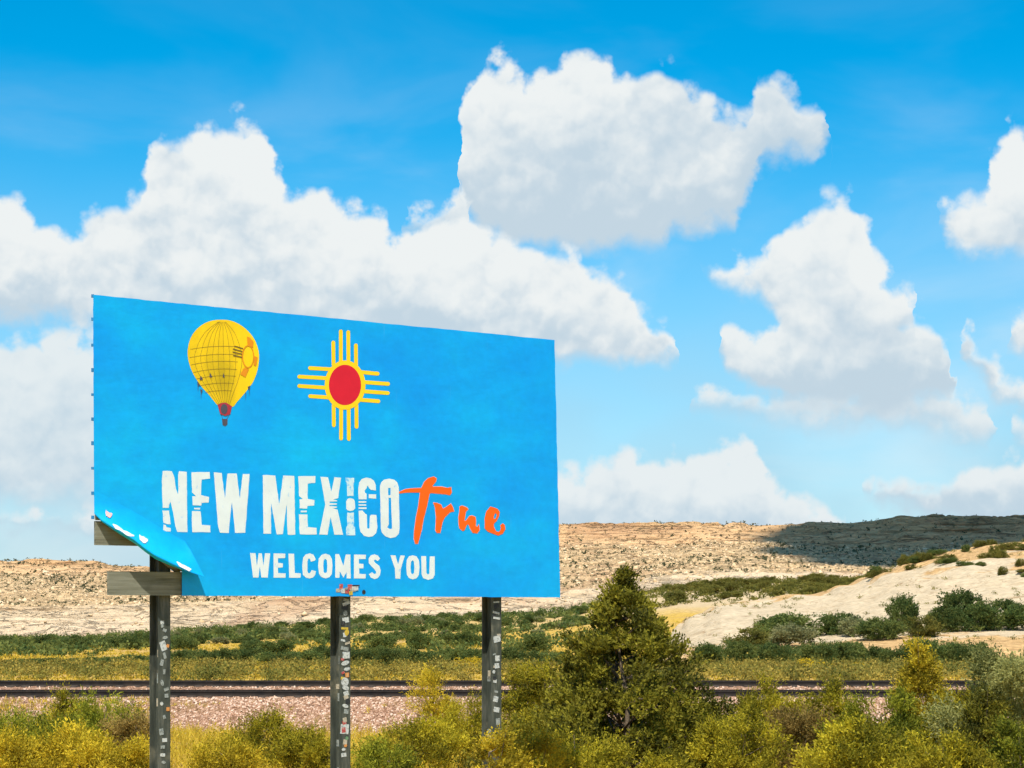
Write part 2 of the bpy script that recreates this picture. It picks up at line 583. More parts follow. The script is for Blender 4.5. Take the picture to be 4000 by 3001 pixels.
M['stone'] = mat('ballast_stone', stone_f, 0.9, 0.1)
M['boulder'] = mat('boulder_rock', lambda n, b, m: n.link(n.ramp(attr(n, 'tone'), [(0.0, (0.42, 0.285, 0.155)), (0.6, (0.60, 0.43, 0.245)), (1.0, (0.70, 0.535, 0.345))]), b.inputs['Base Color']), 0.95, 0.05)


def rail_f(n, b, m):
    v = n.noise(geo_pos(n), 3.0, 5.0)
    n.link(n.ramp(v, [(0.3, (0.022, 0.018, 0.016)), (0.7, (0.055, 0.040, 0.030))]), b.inputs['Base Color'])
    b.inputs['Metallic'].default_value = 0.3


M['rail'] = mat('rusty_rail', rail_f, 0.6, 0.3)
M['sleeper'] = plain('tarred_sleeper', (0.055, 0.042, 0.033), 0.4, 6.0)


def plank_f(n, b, m):
    p = objco(n)
    v = n.noise(n.vm('MULTIPLY', p, (0.6, 6.0, 14.0)), 1.6, 6.0, 0.65)
    w = n.noise(p, 1.5, 4.0, 0.6)
    col = n.ramp(v, [(0.3, (0.085, 0.085, 0.058)), (0.5, (0.19, 0.19, 0.14)), (0.7, (0.29, 0.285, 0.225))])
    col = n.mix(n.smooth(w, 0.52, 0.75, 0.0, 0.6), col, (0.07, 0.075, 0.04, 1))
    n.link(col, b.inputs['Base Color'])
    bump(n, b, v, 0.5, 0.01)


M['plank'] = mat('weathered_plank', plank_f, 0.9, 0.1)


def post_f(n, b, m):
    p = geo_pos(n)
    v = n.noise(n.vm('MULTIPLY', p, (6.0, 6.0, 1.1)), 2.2, 6.0, 0.65)
    w = n.noise(p, 2.5, 4.0, 0.6)
    col = n.ramp(v, [(0.3, (0.030, 0.036, 0.030)), (0.5, (0.060, 0.070, 0.056)), (0.7, (0.13, 0.135, 0.11))])
    col = n.mix(n.smooth(w, 0.58, 0.78, 0.0, 0.55), col, (0.27, 0.25, 0.17, 1))
    n.link(col, b.inputs['Base Color'])
    b.inputs['Metallic'].default_value = 0.15


M['post'] = mat('weathered_steel', post_f, 0.65, 0.3)


def vinyl_f(n, b, m):
    p = geo_pos(n)
    v = n.noise(n.vm('MULTIPLY', p, (1.0, 1.0, 1.4)), 0.55, 4.0, 0.55)
    w = n.noise(p, 9.0, 4.0, 0.6)
    col = n.ramp(v, [(0.30, (0.0, 0.295, 0.80)), (0.5, (0.0, 0.35, 0.81)), (0.72, (0.0, 0.45, 0.82))])
    scr = n.smooth(n.noise(n.vm('MULTIPLY', p, (30.0, 30.0, 1.5)), 1.0, 3.0, 0.5), 0.70, 0.80, 0.0, 0.12)
    col = n.mix(scr, col, (0.25, 0.62, 0.85, 1))
    col = n.mix(1.0, col, n.smooth(w, 0.3, 0.7, 0.96, 1.03), 'MULTIPLY')
    n.link(col, b.inputs['Base Color'])
    bump(n, b, n.noise(n.vm('MULTIPLY', p, (1.0, 1.0, 2.2)), 1.6, 3.0, 0.5), 0.10, 0.1)


M['vinyl'] = mat('blue_vinyl', vinyl_f, 0.55, 0.25)


def print_mat(name, c, wear=0.0, under=(0.0, 0.42, 0.88), fine=14.0):
    def f(n, b, m):
        p = geo_pos(n)
        v = n.noise(p, fine, 5.0, 0.7)
        k = n.smooth(n.noise(p, 5.0, 4.0, 0.6), 0.3, 0.7, 0.95, 1.03)
        col = n.mix(1.0, (*c, 1), k, 'MULTIPLY')
        if wear:
            col = n.mix(n.smooth(v, 0.62 - wear * 0.2, 0.80 - wear * 0.2, 0.0, 0.75), col, (*under, 1))
        n.link(col, b.inputs['Base Color'])
    return mat(name, f, 0.55, 0.25)


M['white'] = print_mat('white_print', (0.68, 0.76, 0.76), 0.12)
M['white_worn'] = print_mat('worn_white_print', (0.58, 0.76, 0.80), 0.7)
M['orange'] = print_mat('orange_print', (0.93, 0.125, 0.004))
M['orange_rim'] = print_mat('pale_orange_print', (0.78, 0.42, 0.40))
M['sun_yellow'] = print_mat('yellow_print', (0.93, 0.60, 0.010))
M['sun_red'] = print_mat('red_print', (0.62, 0.012, 0.030))
M['dark_line'] = print_mat('dark_line_print', (0.16, 0.105, 0.02))
M['burnt'] = print_mat('burnt_orange_print', (0.72, 0.26, 0.010))
M['maroon'] = print_mat('maroon_print', (0.38, 0.035, 0.055))
M['basket'] = print_mat('basket_print', (0.075, 0.075, 0.10))


def balloon_f(n, b, m):
    v = attr(n, 'tone')
    p = geo_pos(n)
    k = n.m('ADD', v, n.m('MULTIPLY', n.m('SUBTRACT', n.noise(p, 9.0, 4.0), 0.5), 0.35))
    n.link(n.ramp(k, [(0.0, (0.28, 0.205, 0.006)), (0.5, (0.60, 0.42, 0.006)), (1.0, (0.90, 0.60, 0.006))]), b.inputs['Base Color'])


M['balloon'] = mat('balloon_print', balloon_f, 0.55, 0.25)
M['rubber'] = plain('dark_hook', (0.03, 0.17, 0.36), 0.2, 20)


def cloud_f(n, b, m):
    n.link(n.ramp(n.noise(geo_pos(n), 0.02, 3.0), [(0.3, (0.8, 0.8, 0.8)), (0.7, (0.88, 0.88, 0.88))]), b.inputs['Base Color'])


M['cloud'] = mat('cloud_white', cloud_f, 1.0, 0.0)

# ------------------------------------------------------------------ ground sheet
GC = np.array([-1700, 0, 200, 450, 800, 1200, 1450, 1665, 1900, 2212, 3900.0])
near_tab = [(-400, -1.7), (8, -1.7), (15, -2.1), (27, -3.0), (40, -3.35), (55, -3.62), (67, -3.86), (69.5, -3.95), (72, -4.2), (90, -3.75), (93, -3.28), (100, -3.11), (140, -3.60), (180, -4.43)]
far_tab = [
    (250, [1420, 1420, 1420, 1419, 1417, 1414, 1408, 1400, 1392, 1385, 1380]),
    (330, [1402, 1402, 1401, 1397, 1388, 1377, 1352, 1338, 1332, 1328, 1320]),
    (430, [1394, 1393, 1391, 1382, 1366, 1352, 1308, 1294, 1287, 1278, 1270]),
    (520, [1389, 1388, 1385, 1368, 1347, 1334, 1277, 1264, 1259, 1246, 1240]),
    (560, [1386, 1385, 1382, 1363, 1343, 1326, 1273, 1260, 1256, 1244, 1238]),
]
G_Y = np.array([a for a, _ in near_tab] + [a for a, _ in far_tab])
G_Z = np.zeros((len(G_Y), len(GC)))
for i, (a, z) in enumerate(near_tab):
    G_Z[i, :] = z
for i, (a, ys) in enumerate(far_tab):
    G_Z[len(near_tab) + i, :] = (HZ - np.array(ys)) / F * a


def table_z(X, Y, GY, GCx, GZ):
    px = CX + F * X / np.maximum(Y, 60.0)
    px = np.clip(px, GCx[0], GCx[-1])
    jc = np.clip(np.searchsorted(GCx, px) - 1, 0, len(GCx) - 2)
    fc = (px - GCx[jc]) / (GCx[jc + 1] - GCx[jc])
    Yc = np.clip(Y, GY[0], GY[-1])
    jr = np.clip(np.searchsorted(GY, Yc) - 1, 0, len(GY) - 2)
    fr = (Yc - GY[jr]) / (GY[jr + 1] - GY[jr])
    z0 = GZ[jr, jc] * (1 - fc) + GZ[jr, jc + 1] * fc
    z1 = GZ[jr + 1, jc] * (1 - fc) + GZ[jr + 1, jc + 1] * fc
    return z0 * (1 - fr) + z1 * fr


def ground_z(X, Y):
    X = np.asarray(X, float); Y = np.asarray(Y, float)
    z = table_z(X, Y, G_Y, GC, G_Z)
    amp = np.interp(Y, [0, 30, 66, 70, 92, 96, 180, 300, 560], [0.05, 0.15, 0.14, 0.0, 0.0, 0.05, 0.12, 0.5, 0.8])
    sc_ = np.interp(Y, [0, 100, 560], [0.35, 0.25, 0.06])
    return z + amp * fbm(X * 0.18, Y * 0.18, 3)


def heightfield(name, us, ys, zf, material, attrf=None, base=60.0):
    U, V = np.meshgrid(us, ys)
    X = U * np.maximum(V, base)
    Z = zf(X, V)
    nr, nc = U.shape
    verts = np.stack([X.ravel(), V.ravel(), Z.ravel()], 1)
    i = np.arange((nr - 1) * (nc - 1)); r = i // (nc - 1); c = i % (nc - 1)
    a = r * nc + c
    faces = np.stack([a, a + 1, a + nc + 1, a + nc], 1)
    me = mesh_np(name, verts, faces, material, True)
    if attrf is not None:
        fattr(me, 'strat', attrf(X, V).ravel())
    return link(name, me)


us = np.concatenate([np.linspace(-0.9, -0.30, 14), np.linspace(-0.29, 0.29, 260), np.linspace(0.30, 0.9, 14)])
ys = np.concatenate([np.linspace(-400, 0, 8), np.linspace(5, 66, 70), np.linspace(67, 100, 60), np.linspace(102, 180, 60), np.linspace(184, 565, 110)])
tag(heightfield('ground', us, ys, ground_z, M['ground']), kind='structure')

# ------------------------------------------------------------------ mesa
MC = np.array([-1700, 0, 150, 330, 450, 800, 1050, 1210, 1450, 1665, 1800, 2000, 2212, 3900.0])
m_tab = [
    (520, [1392, 1392, 1390, 1382, 1372, 1350, 1343, 1336, 1281, 1268, 1266, 1262, 1256, 1246]),
    (600, [1378, 1379, 1376, 1367, 1357, 1338, 1331, 1316, 1268, 1256, 1254, 1250, 1245, 1235]),
    (628, [1316, 1318, 1315, 1310, 1306, 1293, 1288, 1284, 1248, 1242, 1242, 1240, 1238, 1225]),
    (800, [1242, 1240, 1238, 1246, 1254, 1250, 1200, 1177, 1178, 1168, 1182, 1184, 1182, 1180]),
    (840, [1214, 1213, 1211, 1231, 1243, 1235, 1165, 1134, 1131, 1133, 1132, 1115, 1117, 1120]),
]
M_Y = np.array([a for a, _ in m_tab] + [1100, 7000])
M_Z = np.zeros((len(M_Y), len(MC)))
for i, (a, y_) in enumerate(m_tab):
    M_Z[i] = (HZ - np.array(y_)) / F * a
M_Z[-2] = M_Z[-3] + 0.4
M_Z[-1] = M_Z[-3] + 2.0
STRAT_Y = np.array([520, 600, 628, 800, 840, 7000]); STRAT_T = np.array([0.0, 0.16, 0.42, 0.78, 0.97, 1.0])


def mesa_warp(X, Y):
    w = 16 * fbm(X * 0.013, Y * 0.004 + 3, 3) + 7 * fbm(X * 0.06 + 40, Y * 0.01, 3)
    k = np.interp(Y, [520, 570, 860, 1000], [0, 1, 1, 0])
    return Y + w * k


def mesa_z(X, Y):
    Yw = mesa_warp(X, Y)
    z = table_z(X, Y * 0 + Yw, M_Y, MC, M_Z) if False else None
    # columns follow the true direction, rows the warped distance
    px = CX + F * X / np.maximum(Y, 60.0)
    Xc = (px - CX) / F * Yw
    z = table_z(Xc, Yw, M_Y, MC, M_Z)
    cl = np.interp(Yw, [590, 604, 624, 640, 790, 806, 838, 846], [0, 1, 1, 0, 0, 1, 1, 0])
    sl = np.interp(Yw, [625, 650, 790, 810], [0.1, 1, 1, 0.2])
    # ledges: terrace the cliffs
    st = 2.0 + 0.6 * fbm(X * 0.02, Y * 0.02, 2)
    ph = z / st + 0.6 * fbm(X * 0.03 + 7, Y * 0.03, 3)
    z = z + cl * st * 1.15 * np.sin(2 * np.pi * ph) / 2
    z = z + sl * (0.60 * fbm(X * 0.22, Y * 0.16, 3) + 0.30 * np.abs(fbm(X * 0.7, Y * 0.45, 2)))
    z = z + cl * 0.45 * fbm(X * 0.35, Y * 0.35, 3)
    z = z + 0.25 * fbm(X * 0.4, Y * 0.2 + 8, 2) * np.interp(Yw, [835, 845], [0, 1])
    return z


us = np.concatenate([np.linspace(-0.9, -0.27, 40), np.linspace(-0.265, 0.265, 640), np.linspace(0.27, 0.9, 40)])
ys = np.concatenate([np.linspace(520, 590, 24), np.linspace(592, 640, 56), np.linspace(643, 790, 90), np.linspace(791.5, 868, 60), np.linspace(875, 1100, 14), np.linspace(1300, 7000, 8)])
tag(heightfield('mesa', us, ys, mesa_z, M['mesa'], lambda X, Y: np.interp(mesa_warp(X, Y), STRAT_Y, STRAT_T)), kind='structure')

# ------------------------------------------------------------------ pale sandstone hill at right
HC = np.array([1380, 1480, 1560, 1650, 1790, 1880, 1950, 2060, 2130, 2212, 2500, 3300.0])
h_tab = [
    (188, [1470, 1465, 1462, 1460, 1460, 1460, 1460, 1460, 1460, 1460, 1460, 1460]),
    (197, [1424, 1414, 1408, 1404, 1402, 1400, 1398, 1397, 1396, 1395, 1394, 1392]),
    (215, [1424, 1402, 1392, 1384, 1372, 1362, 1356, 1352, 1350, 1348, 1346, 1344]),
    (255, [1424, 1370, 1345, 1338, 1325, 1312, 1300, 1285, 1278, 1270, 1255, 1245]),
    (300, [1424, 1345, 1318, 1310, 1292, 1268, 1245, 1218, 1206, 1196, 1180, 1172]),
    (335, [1424, 1340, 1306, 1298, 1276, 1246, 1216, 1190, 1180, 1172, 1160, 1155]),
    (420, [1424, 1370, 1350, 1345, 1330, 1310, 1290, 1260, 1245, 1240, 1235, 1230]),
]
H_Y = np.array([a for a, _ in h_tab]); H_Z = np.array([(HZ - np.array(y_)) / F * a for a, y_ in h_tab])


def hill_z(X, Y):
    z = table_z(X, Y, H_Y, HC, H_Z)
    st = 1.3 + 0.4 * fbm(X * 0.03, Y * 0.03, 2)
    ph = z / st + 1.0 * fbm(X * 0.04 + 2, Y * 0.05, 3)
    k = np.interp(Y, [205, 225, 330, 345], [0, 1, 1, 0.2])
    return z + k * (0.28 * np.sin(2 * np.pi * ph) + 0.5 * fbm(X * 0.08, Y * 0.10, 4) + 0.18 * fbm(X * 0.5, Y * 0.5, 3))


def hill_t(X, Y):
    r_ = np.clip((X / Y - 0.165) / 0.04, 0, 1)
    return np.interp(Y, [190, 208, 222, 262, 300, 325, 420], [0.85, 0.62, 0.18, 0.12, 0.25, 0.55, 0.95]) + r_ * np.interp(Y, [255, 285, 330], [0, 0.32, 0.25])


us = np.linspace((1382 - CX) / F, (3200 - CX) / F, 420)
ys = np.concatenate([np.linspace(188, 345, 150), np.linspace(350, 420, 14)])
tag(heightfield('sandstone_hill', us, ys, hill_z, M['hill'], hill_t), kind='structure')

# ------------------------------------------------------------------ cloud that shades the mesa's right end (high above the frame)
cl_c = Vector((330, 820, 6)) + SUN_DIR * 1500.0
vs, fs, off = [], [], 0
crng = random.Random(5)
ico = bmesh.new(); bmesh.ops.create_icosphere(ico, subdivisions=3, radius=1.0)
iv = np.array([v.co[:] for v in ico.verts]); iff = np.array([[v.index for v in f.verts] for f in ico.faces]); ico.free()
for gx in np.arange(60, 640, 40.0):
    for gy in np.arange(665, 1240, 40.0):
        r = crng.uniform(38, 50)
        X_ = gx + crng.uniform(-9, 9); Y_ = gy + crng.uniform(-9, 9)
        if X_ < 0.1165 * Y_ + 0.86 * r + (14 if Y_ < 730 else 0) + (30 if Y_ < 690 else 0):
            continue
        v = iv * np.array([r, r, r * 0.42])
        n_ = fbm(iv[:, 0] * 2 + gx, iv[:, 1] * 2 + iv[:, 2] * 2 + gy, 3)
        v = v * (1 + 0.2 * n_)[:, None] + np.array([X_ - 330, Y_ - 820, crng.uniform(-8, 14)])
        vs.append(v); fs.append(iff + off); off += len(v)
o = link('cloud', mesh_np('cloud', np.concatenate(vs), np.concatenate(fs), M['cloud'], True), loc=cl_c)
tag(o, kind='structure')

# ------------------------------------------------------------------ railway
bed = [(68.6, -4.3), (69.6, -3.95), (71.2, -3.42), (72.7, -2.99), (73.2, -2.91), (77.2, -2.91), (78.6, -3.00), (82.2, -3.00), (83.3, -2.91), (87.5, -2.91), (89.5, -3.35), (92.5, -3.75)]
by = np.array([a for a, _ in bed]); bz = np.array([b for _, b in bed])
xs = np.linspace(-70, 70, 480); yy = np.linspace(68.6, 92.5, 110)
Xg, Yg = np.meshgrid(xs, yy)


def bed_z(X, Y):
    return np.interp(Y + 0.5 * fbm(X * 0.25, Y * 0 + 4, 3) * np.interp(Y, [69, 72.6, 73.4], [1, 0.5, 0]), by, bz) + 0.035 * fbm(X * 3, Y * 3, 2) - 0.01


Zg = bed_z(Xg, Yg)
nr, nc = Xg.shape
i = np.arange((nr - 1) * (nc - 1)); a = (i // (nc - 1)) * nc + i % (nc - 1)
tag(link('ballast_bed', mesh_np('ballast_bed', np.stack([Xg.ravel(), Yg.ravel(), Zg.ravel()], 1), np.stack([a, a + 1, a + nc + 1, a + nc], 1), M['ballast'], False)), kind='structure')

# loose ballast stones: far too many to count
OCT_V = np.array([[1, 0, 0], [-1, 0, 0], [0, 1, 0], [0, -1, 0], [0, 0, 1], [0, 0, -1.0]])
OCT_F = np.array([[0, 2, 4], [2, 1, 4], [1, 3, 4], [3, 0, 4], [2, 0, 5], [1, 2, 5], [3, 1, 5], [0, 3, 5]])


def rand_rot(n):
    q = rng.normal(size=(n, 4)); q /= np.linalg.norm(q, axis=1)[:, None]
    w, x, y, z = q.T
    return np.stack([np.stack([1 - 2 * (y * y + z * z), 2 * (x * y - z * w), 2 * (x * z + y * w)], 1),
                     np.stack([2 * (x * y + z * w), 1 - 2 * (x * x + z * z), 2 * (y * z - x * w)], 1),
                     np.stack([2 * (x * z - y * w), 2 * (y * z + x * w), 1 - 2 * (x * x + y * y)], 1)], 1)


def rocks(name, pos, size, material, squash=1.0, tone=None):
    n = len(pos)
    v = OCT_V[None] * (0.7 + 0.6 * rng.random((n, 6, 1))) * size[:, None, None] * np.array([1.2, 1, 0.8])
    v = np.einsum('nij,nkj->nki', rand_rot(n), v)
    v[:, :, 2] *= squash
    v += pos[:, None, :]
    f = OCT_F[None] + (np.arange(n) * 6)[:, None, None]
    me = mesh_np(name, v.reshape(-1, 3), f.reshape(-1, 3), material)
    fattr(me, 'tone', np.repeat(rng.random(n) if tone is None else tone, 6))
    return link(name, me)


n = 42000
px_ = rng.uniform(-21, 21, n)
py_ = np.where(rng.random(n) < 0.72, rng.uniform(69.2, 73.6, n), rng.uniform(77, 84, n))
keep = rng.random(n) < np.clip(0.35 + (px_ + 17) / 12, 0.35, 1.0)
px_, py_ = px_[keep], py_[keep]
pos = np.stack([px_, py_, bed_z(px_, py_)], 1)
tag(rocks('ballast_stones', pos, rng.uniform(0.028, 0.062, len(pos)), M['stone']), 'loose pink and cream ballast stones along the railway embankment', 'stones', kind='stuff')

# tracks
prof = [(-0.07, 0), (0.07, 0), (0.07, 0.018), (0.012, 0.035), (0.012, 0.128), (0.036, 0.138), (0.036, 0.172), (-0.036, 0.172), (-0.036, 0.138), (-0.012, 0.128), (-0.012, 0.035), (-0.07, 0.018)]
RAIL_Z = -2.885


def rail_mesh():
    bm = bmesh.new()
    A = [bm.verts.new((-70, a, b)) for a, b in prof]
    B = [bm.verts.new((70, a, b)) for a, b in prof]
    k = len(prof)
    for q in range(k):
        bm.faces.new((A[q], A[(q + 1) % k], B[(q + 1) % k], B[q]))
    bm.faces.new(A); bm.faces.new(B[::-1])
    bmesh.ops.recalc_face_normals(bm, faces=bm.faces)
    me = bpy.data.meshes.new('rail'); bm.to_mesh(me); bm.free(); me.materials.append(M['rail'])
    return me


rail_me = rail_mesh()
v, f = box_np((0, 0, 0), (0.24, 2.62, 0.17))
sl_me = mesh_np('sleeper', v, f, M['sleeper'])
for yc, lab in ((75.1, 'nearer of the two dark railway tracks, along the top of the pink ballast slope'),
                (85.3, 'farther of the two dark railway tracks, beside the yellow grass strip')):
    t = tag(empty('railway_track', (0, yc, RAIL_Z)), lab, 'railway track', 'pair of railway tracks crossing behind the sign')
    for s in (-0.7175, 0.7175):
        link('rail', rail_me, t, (0, s, 0))
    for k in range(-40, 41):
        o = link('sleeper', sl_me, t, (k * 0.6 + rng.uniform(-0.03, 0.03), rng.uniform(-0.03, 0.03), -0.060))
        o.rotation_euler.z = rng.uniform(-0.02, 0.02)

# ------------------------------------------------------------------ plants
def frames(d):
    up = np.tile(np.array([0.0, 0.0, 1.0]), (len(d), 1))
    up[np.abs(d[:, 2]) > 0.95] = (1, 0, 0)
    a = np.cross(d, up); a /= np.linalg.norm(a, axis=1)[:, None] + 1e-9
    return a, np.cross(d, a)


def leaves(cent, dirs, ln, wd, tone):
    """one kite-shaped leaf (2 triangles) for each centre"""
    n = len(cent)
    a, b = frames(dirs)
    th = rng.uniform(0, 2 * np.pi, n)[:, None]
    side = a * np.cos(th) + b * np.sin(th)
    nrm = np.cross(dirs, side)
    ln = ln[:, None]; wd = wd[:, None]
    v = np.stack([cent, cent + dirs * ln * 0.5 + side * wd * 0.5 + nrm * wd * 0.15, cent + dirs * ln, cent + dirs * ln * 0.5 - side * wd * 0.5 + nrm * wd * 0.15], 1)
    f = np.array([[0, 1, 2], [0, 2, 3]])[None] + (np.arange(n) * 4)[:, None, None]
    return v.reshape(-1, 3), f.reshape(-1, 3), np.repeat(tone, 4)


def unit(v):
    return v / (np.linalg.norm(v, axis=1)[:, None] + 1e-9)


SHAPES = {
    'cone': lambda t: np.clip(1.08 * (1 - t) ** 0.86, 0, 1) * np.clip(t * 7 + 0.35, 0, 1),
    'bush': lambda t: np.sqrt(np.clip(1 - ((t - 0.38) / 0.64) ** 2, 0, 1)),
    'tall': lambda t: np.clip(1.0 * (1 - t) ** 0.5, 0, 1) * np.clip(t * 3 + 0.5, 0, 1),
    'spire': lambda t: np.clip((1 - t) ** 0.95 * 1.05, 0, 1) * np.clip(t * 4 + 0.5, 0, 1),
}


def crown_np(w, h, shape, clumps, sprigs, per, ll, lw, cr=0.17, up=0.55, z0=0.0, run=2.2, ragged=0.16, vary=0.06):
    """leaf crown: clump centres over the crown's surface, sprigs round them, leaves along each sprig"""
    sh = SHAPES[shape]
    t = rng.random(clumps * 4)
    wgt = sh(t) + (0.30 if shape in ('cone', 'spire') else 0.08)
    t = t[rng.random(len(t)) < wgt / wgt.max()][:clumps]
    k = len(t)
    ang_ = rng.uniform(0, 2 * np.pi, k)
    lob = 1 + 0.22 * np.sin(ang_ * 2 + rng.uniform(0, 6)) * rng.random() + ragged * rng.normal(size=k)
    rad = sh(t) * w / 2 * np.clip(lob, 0.5, 1.3) * (1 - 0.55 * rng.random(k) ** 2.2)
    C = np.stack([rad * np.cos(ang_), rad * np.sin(ang_), z0 + t * h * (0.96 + vary * np.clip(rng.normal(size=k), -1.5, 0.8))], 1)
    size = cr * w * (0.55 + 0.8 * rng.random(k)) * np.clip(0.35 + 1.0 * sh(t), 0.35, 1)
    ctone = rng.uniform(-0.38, 0.38, k)
    ci = rng.integers(0, k, sprigs)
    dv = unit(rng.normal(size=(sprigs, 3))); dv[:, 2] = dv[:, 2] * 0.85 + 0.15
    rr = size[ci] * (0.25 + 0.75 * rng.random(sprigs) ** 0.5)
    O = C[ci] + dv * rr[:, None]
    out = C[ci] * np.array([1, 1, 0])
    D = unit(unit(out) * 0.55 + dv * 0.55 + np.array([0, 0, up]) + 0.35 * rng.normal(size=(sprigs, 3)))
    st = np.clip(0.5 + ctone[ci] + 0.18 * rng.normal(size=sprigs), 0, 1)
    s = np.repeat(np.arange(sprigs), per)
    j = np.tile(np.arange(per), sprigs) / max(per, 1)
    cen = O[s] + D[s] * (j * ll * run * rng.uniform(0.5, 1.4, sprigs)[s])[:, None] + rng.normal(size=(len(s), 3)) * ll * 0.25
    dd = unit(D[s] + 0.65 * rng.normal(size=(len(s), 3)))
    n = len(s)
    v, f, tone = leaves(cen, dd, ll * rng.uniform(0.7, 1.3, n), lw * rng.uniform(0.7, 1.3, n), np.clip(st[s] + 0.12 * rng.normal(size=n), 0, 1))
    v[:, 2] = np.maximum(v[:, 2], 0.01)
    return v, f, tone, C


def tube(p0, p1, r0, r1, seg=6, mid=None):
    pts = [np.array(p0), np.array(p1)] if mid is None else [np.array(p0), np.array(mid), np.array(p1)]
    rs = [r0, r1] if mid is None else [r0, (r0 + r1) / 2, r1]
    V, Fq = [], []
    for i, (p, r) in enumerate(zip(pts, rs)):
        d = pts[min(i + 1, len(pts) - 1)] - pts[max(i - 1, 0)]
        a, b = frames(unit(d[None]))
        for s in range(seg):
            an = 2 * np.pi * s / seg
            V.append(p + r * (a[0] * np.cos(an) + b[0] * np.sin(an)))
    for i in range(len(pts) - 1):
        for s in range(seg):
            Fq.append([i * seg + s, i * seg + (s + 1) % seg, (i + 1) * seg + (s + 1) % seg, (i + 1) * seg + s])
    return np.array(V), np.array(Fq)


def trunk_mesh(C, h, r, limbs, tall=0.85, twigs=0):
    V, Fs, off = [], [], 0
    top = np.array([0.04 * h * rng.normal(), 0.04 * h * rng.normal(), h * tall])
    parts = [tube((0, 0, -0.15), top, r, r * 0.15, 8, mid=(top * 0.5 + np.array([r * 1.5 * rng.normal(), r * rng.normal(), 0])))]
    idx = rng.permutation(len(C))[:limbs]
    for q in idx:
        c = C[q]
        z = max(c[2] - 0.55 * np.hypot(c[0], c[1]), 0.04 * h)
        p0 = np.array([top[0] * z / (h * tall), top[1] * z / (h * tall), z])
        parts.append(tube(p0, c, r * 0.38, r * 0.07, 5, mid=(p0 + c) / 2 + np.array([0, 0, -0.06 * np.hypot(c[0], c[1])])))
    for q in rng.permutation(len(C))[:twigs]:
        c = C[q] * (1.0 + 0.10 * rng.random()) + rng.normal(size=3) * 0.05 * h
        p0 = C[q] * np.array([0.35, 0.35, 0.55])
        parts.append(tube(p0, c, 0.008, 0.003, 4))
    for v, f in parts:
        V.append(v); Fs.append(f + off); off += len(v)
    return mesh_np('trunk', np.concatenate(V), np.concatenate(Fs), M['bark'], True)


def plant(name, cx, ytop, wpx, Y, kind, label, cat, shape='bush', clumps=40, sprigs=700, per=9, ll=0.075, lw=0.022, limbs=10, group=None, up=0.55, cr=0.17, run=2.2, ragged=0.16, vary=0.06):
    X = (cx - CX) / F * Y
    z = float(ground_z(np.array([X]), np.array([Y]))[0]) - 0.03
    h = (HZ - ytop) / F * Y - z
    w = wpx / F * Y
    root = tag(empty(name, (X, Y, z)), label, cat, group)
    v, f, tone, C = crown_np(w * 0.95, h * (1.0 if cat == 'tree' else 0.93), shape, clumps, sprigs, per, ll, lw, up=up, cr=cr, run=run, ragged=ragged, vary=vary)
    me = mesh_np('crown', v, f, M[kind])
    fattr(me, 'tone', tone)
    link('crown', me, root)
    link('trunk', trunk_mesh(C, h, 0.016 * h + 0.012, limbs, twigs=0 if cat == 'tree' else 26), root)
    return root


# the big juniper
plant('juniper_tree', 1352, 1242, 590, 38.0, 'juniper', 'tall dark olive juniper tree with pointed top right of the sign', 'tree',
      'cone', clumps=330, sprigs=11500, per=9, ll=0.075, lw=0.036, limbs=90, cr=0.058, up=0.8, vary=0.03, ragged=0.32)

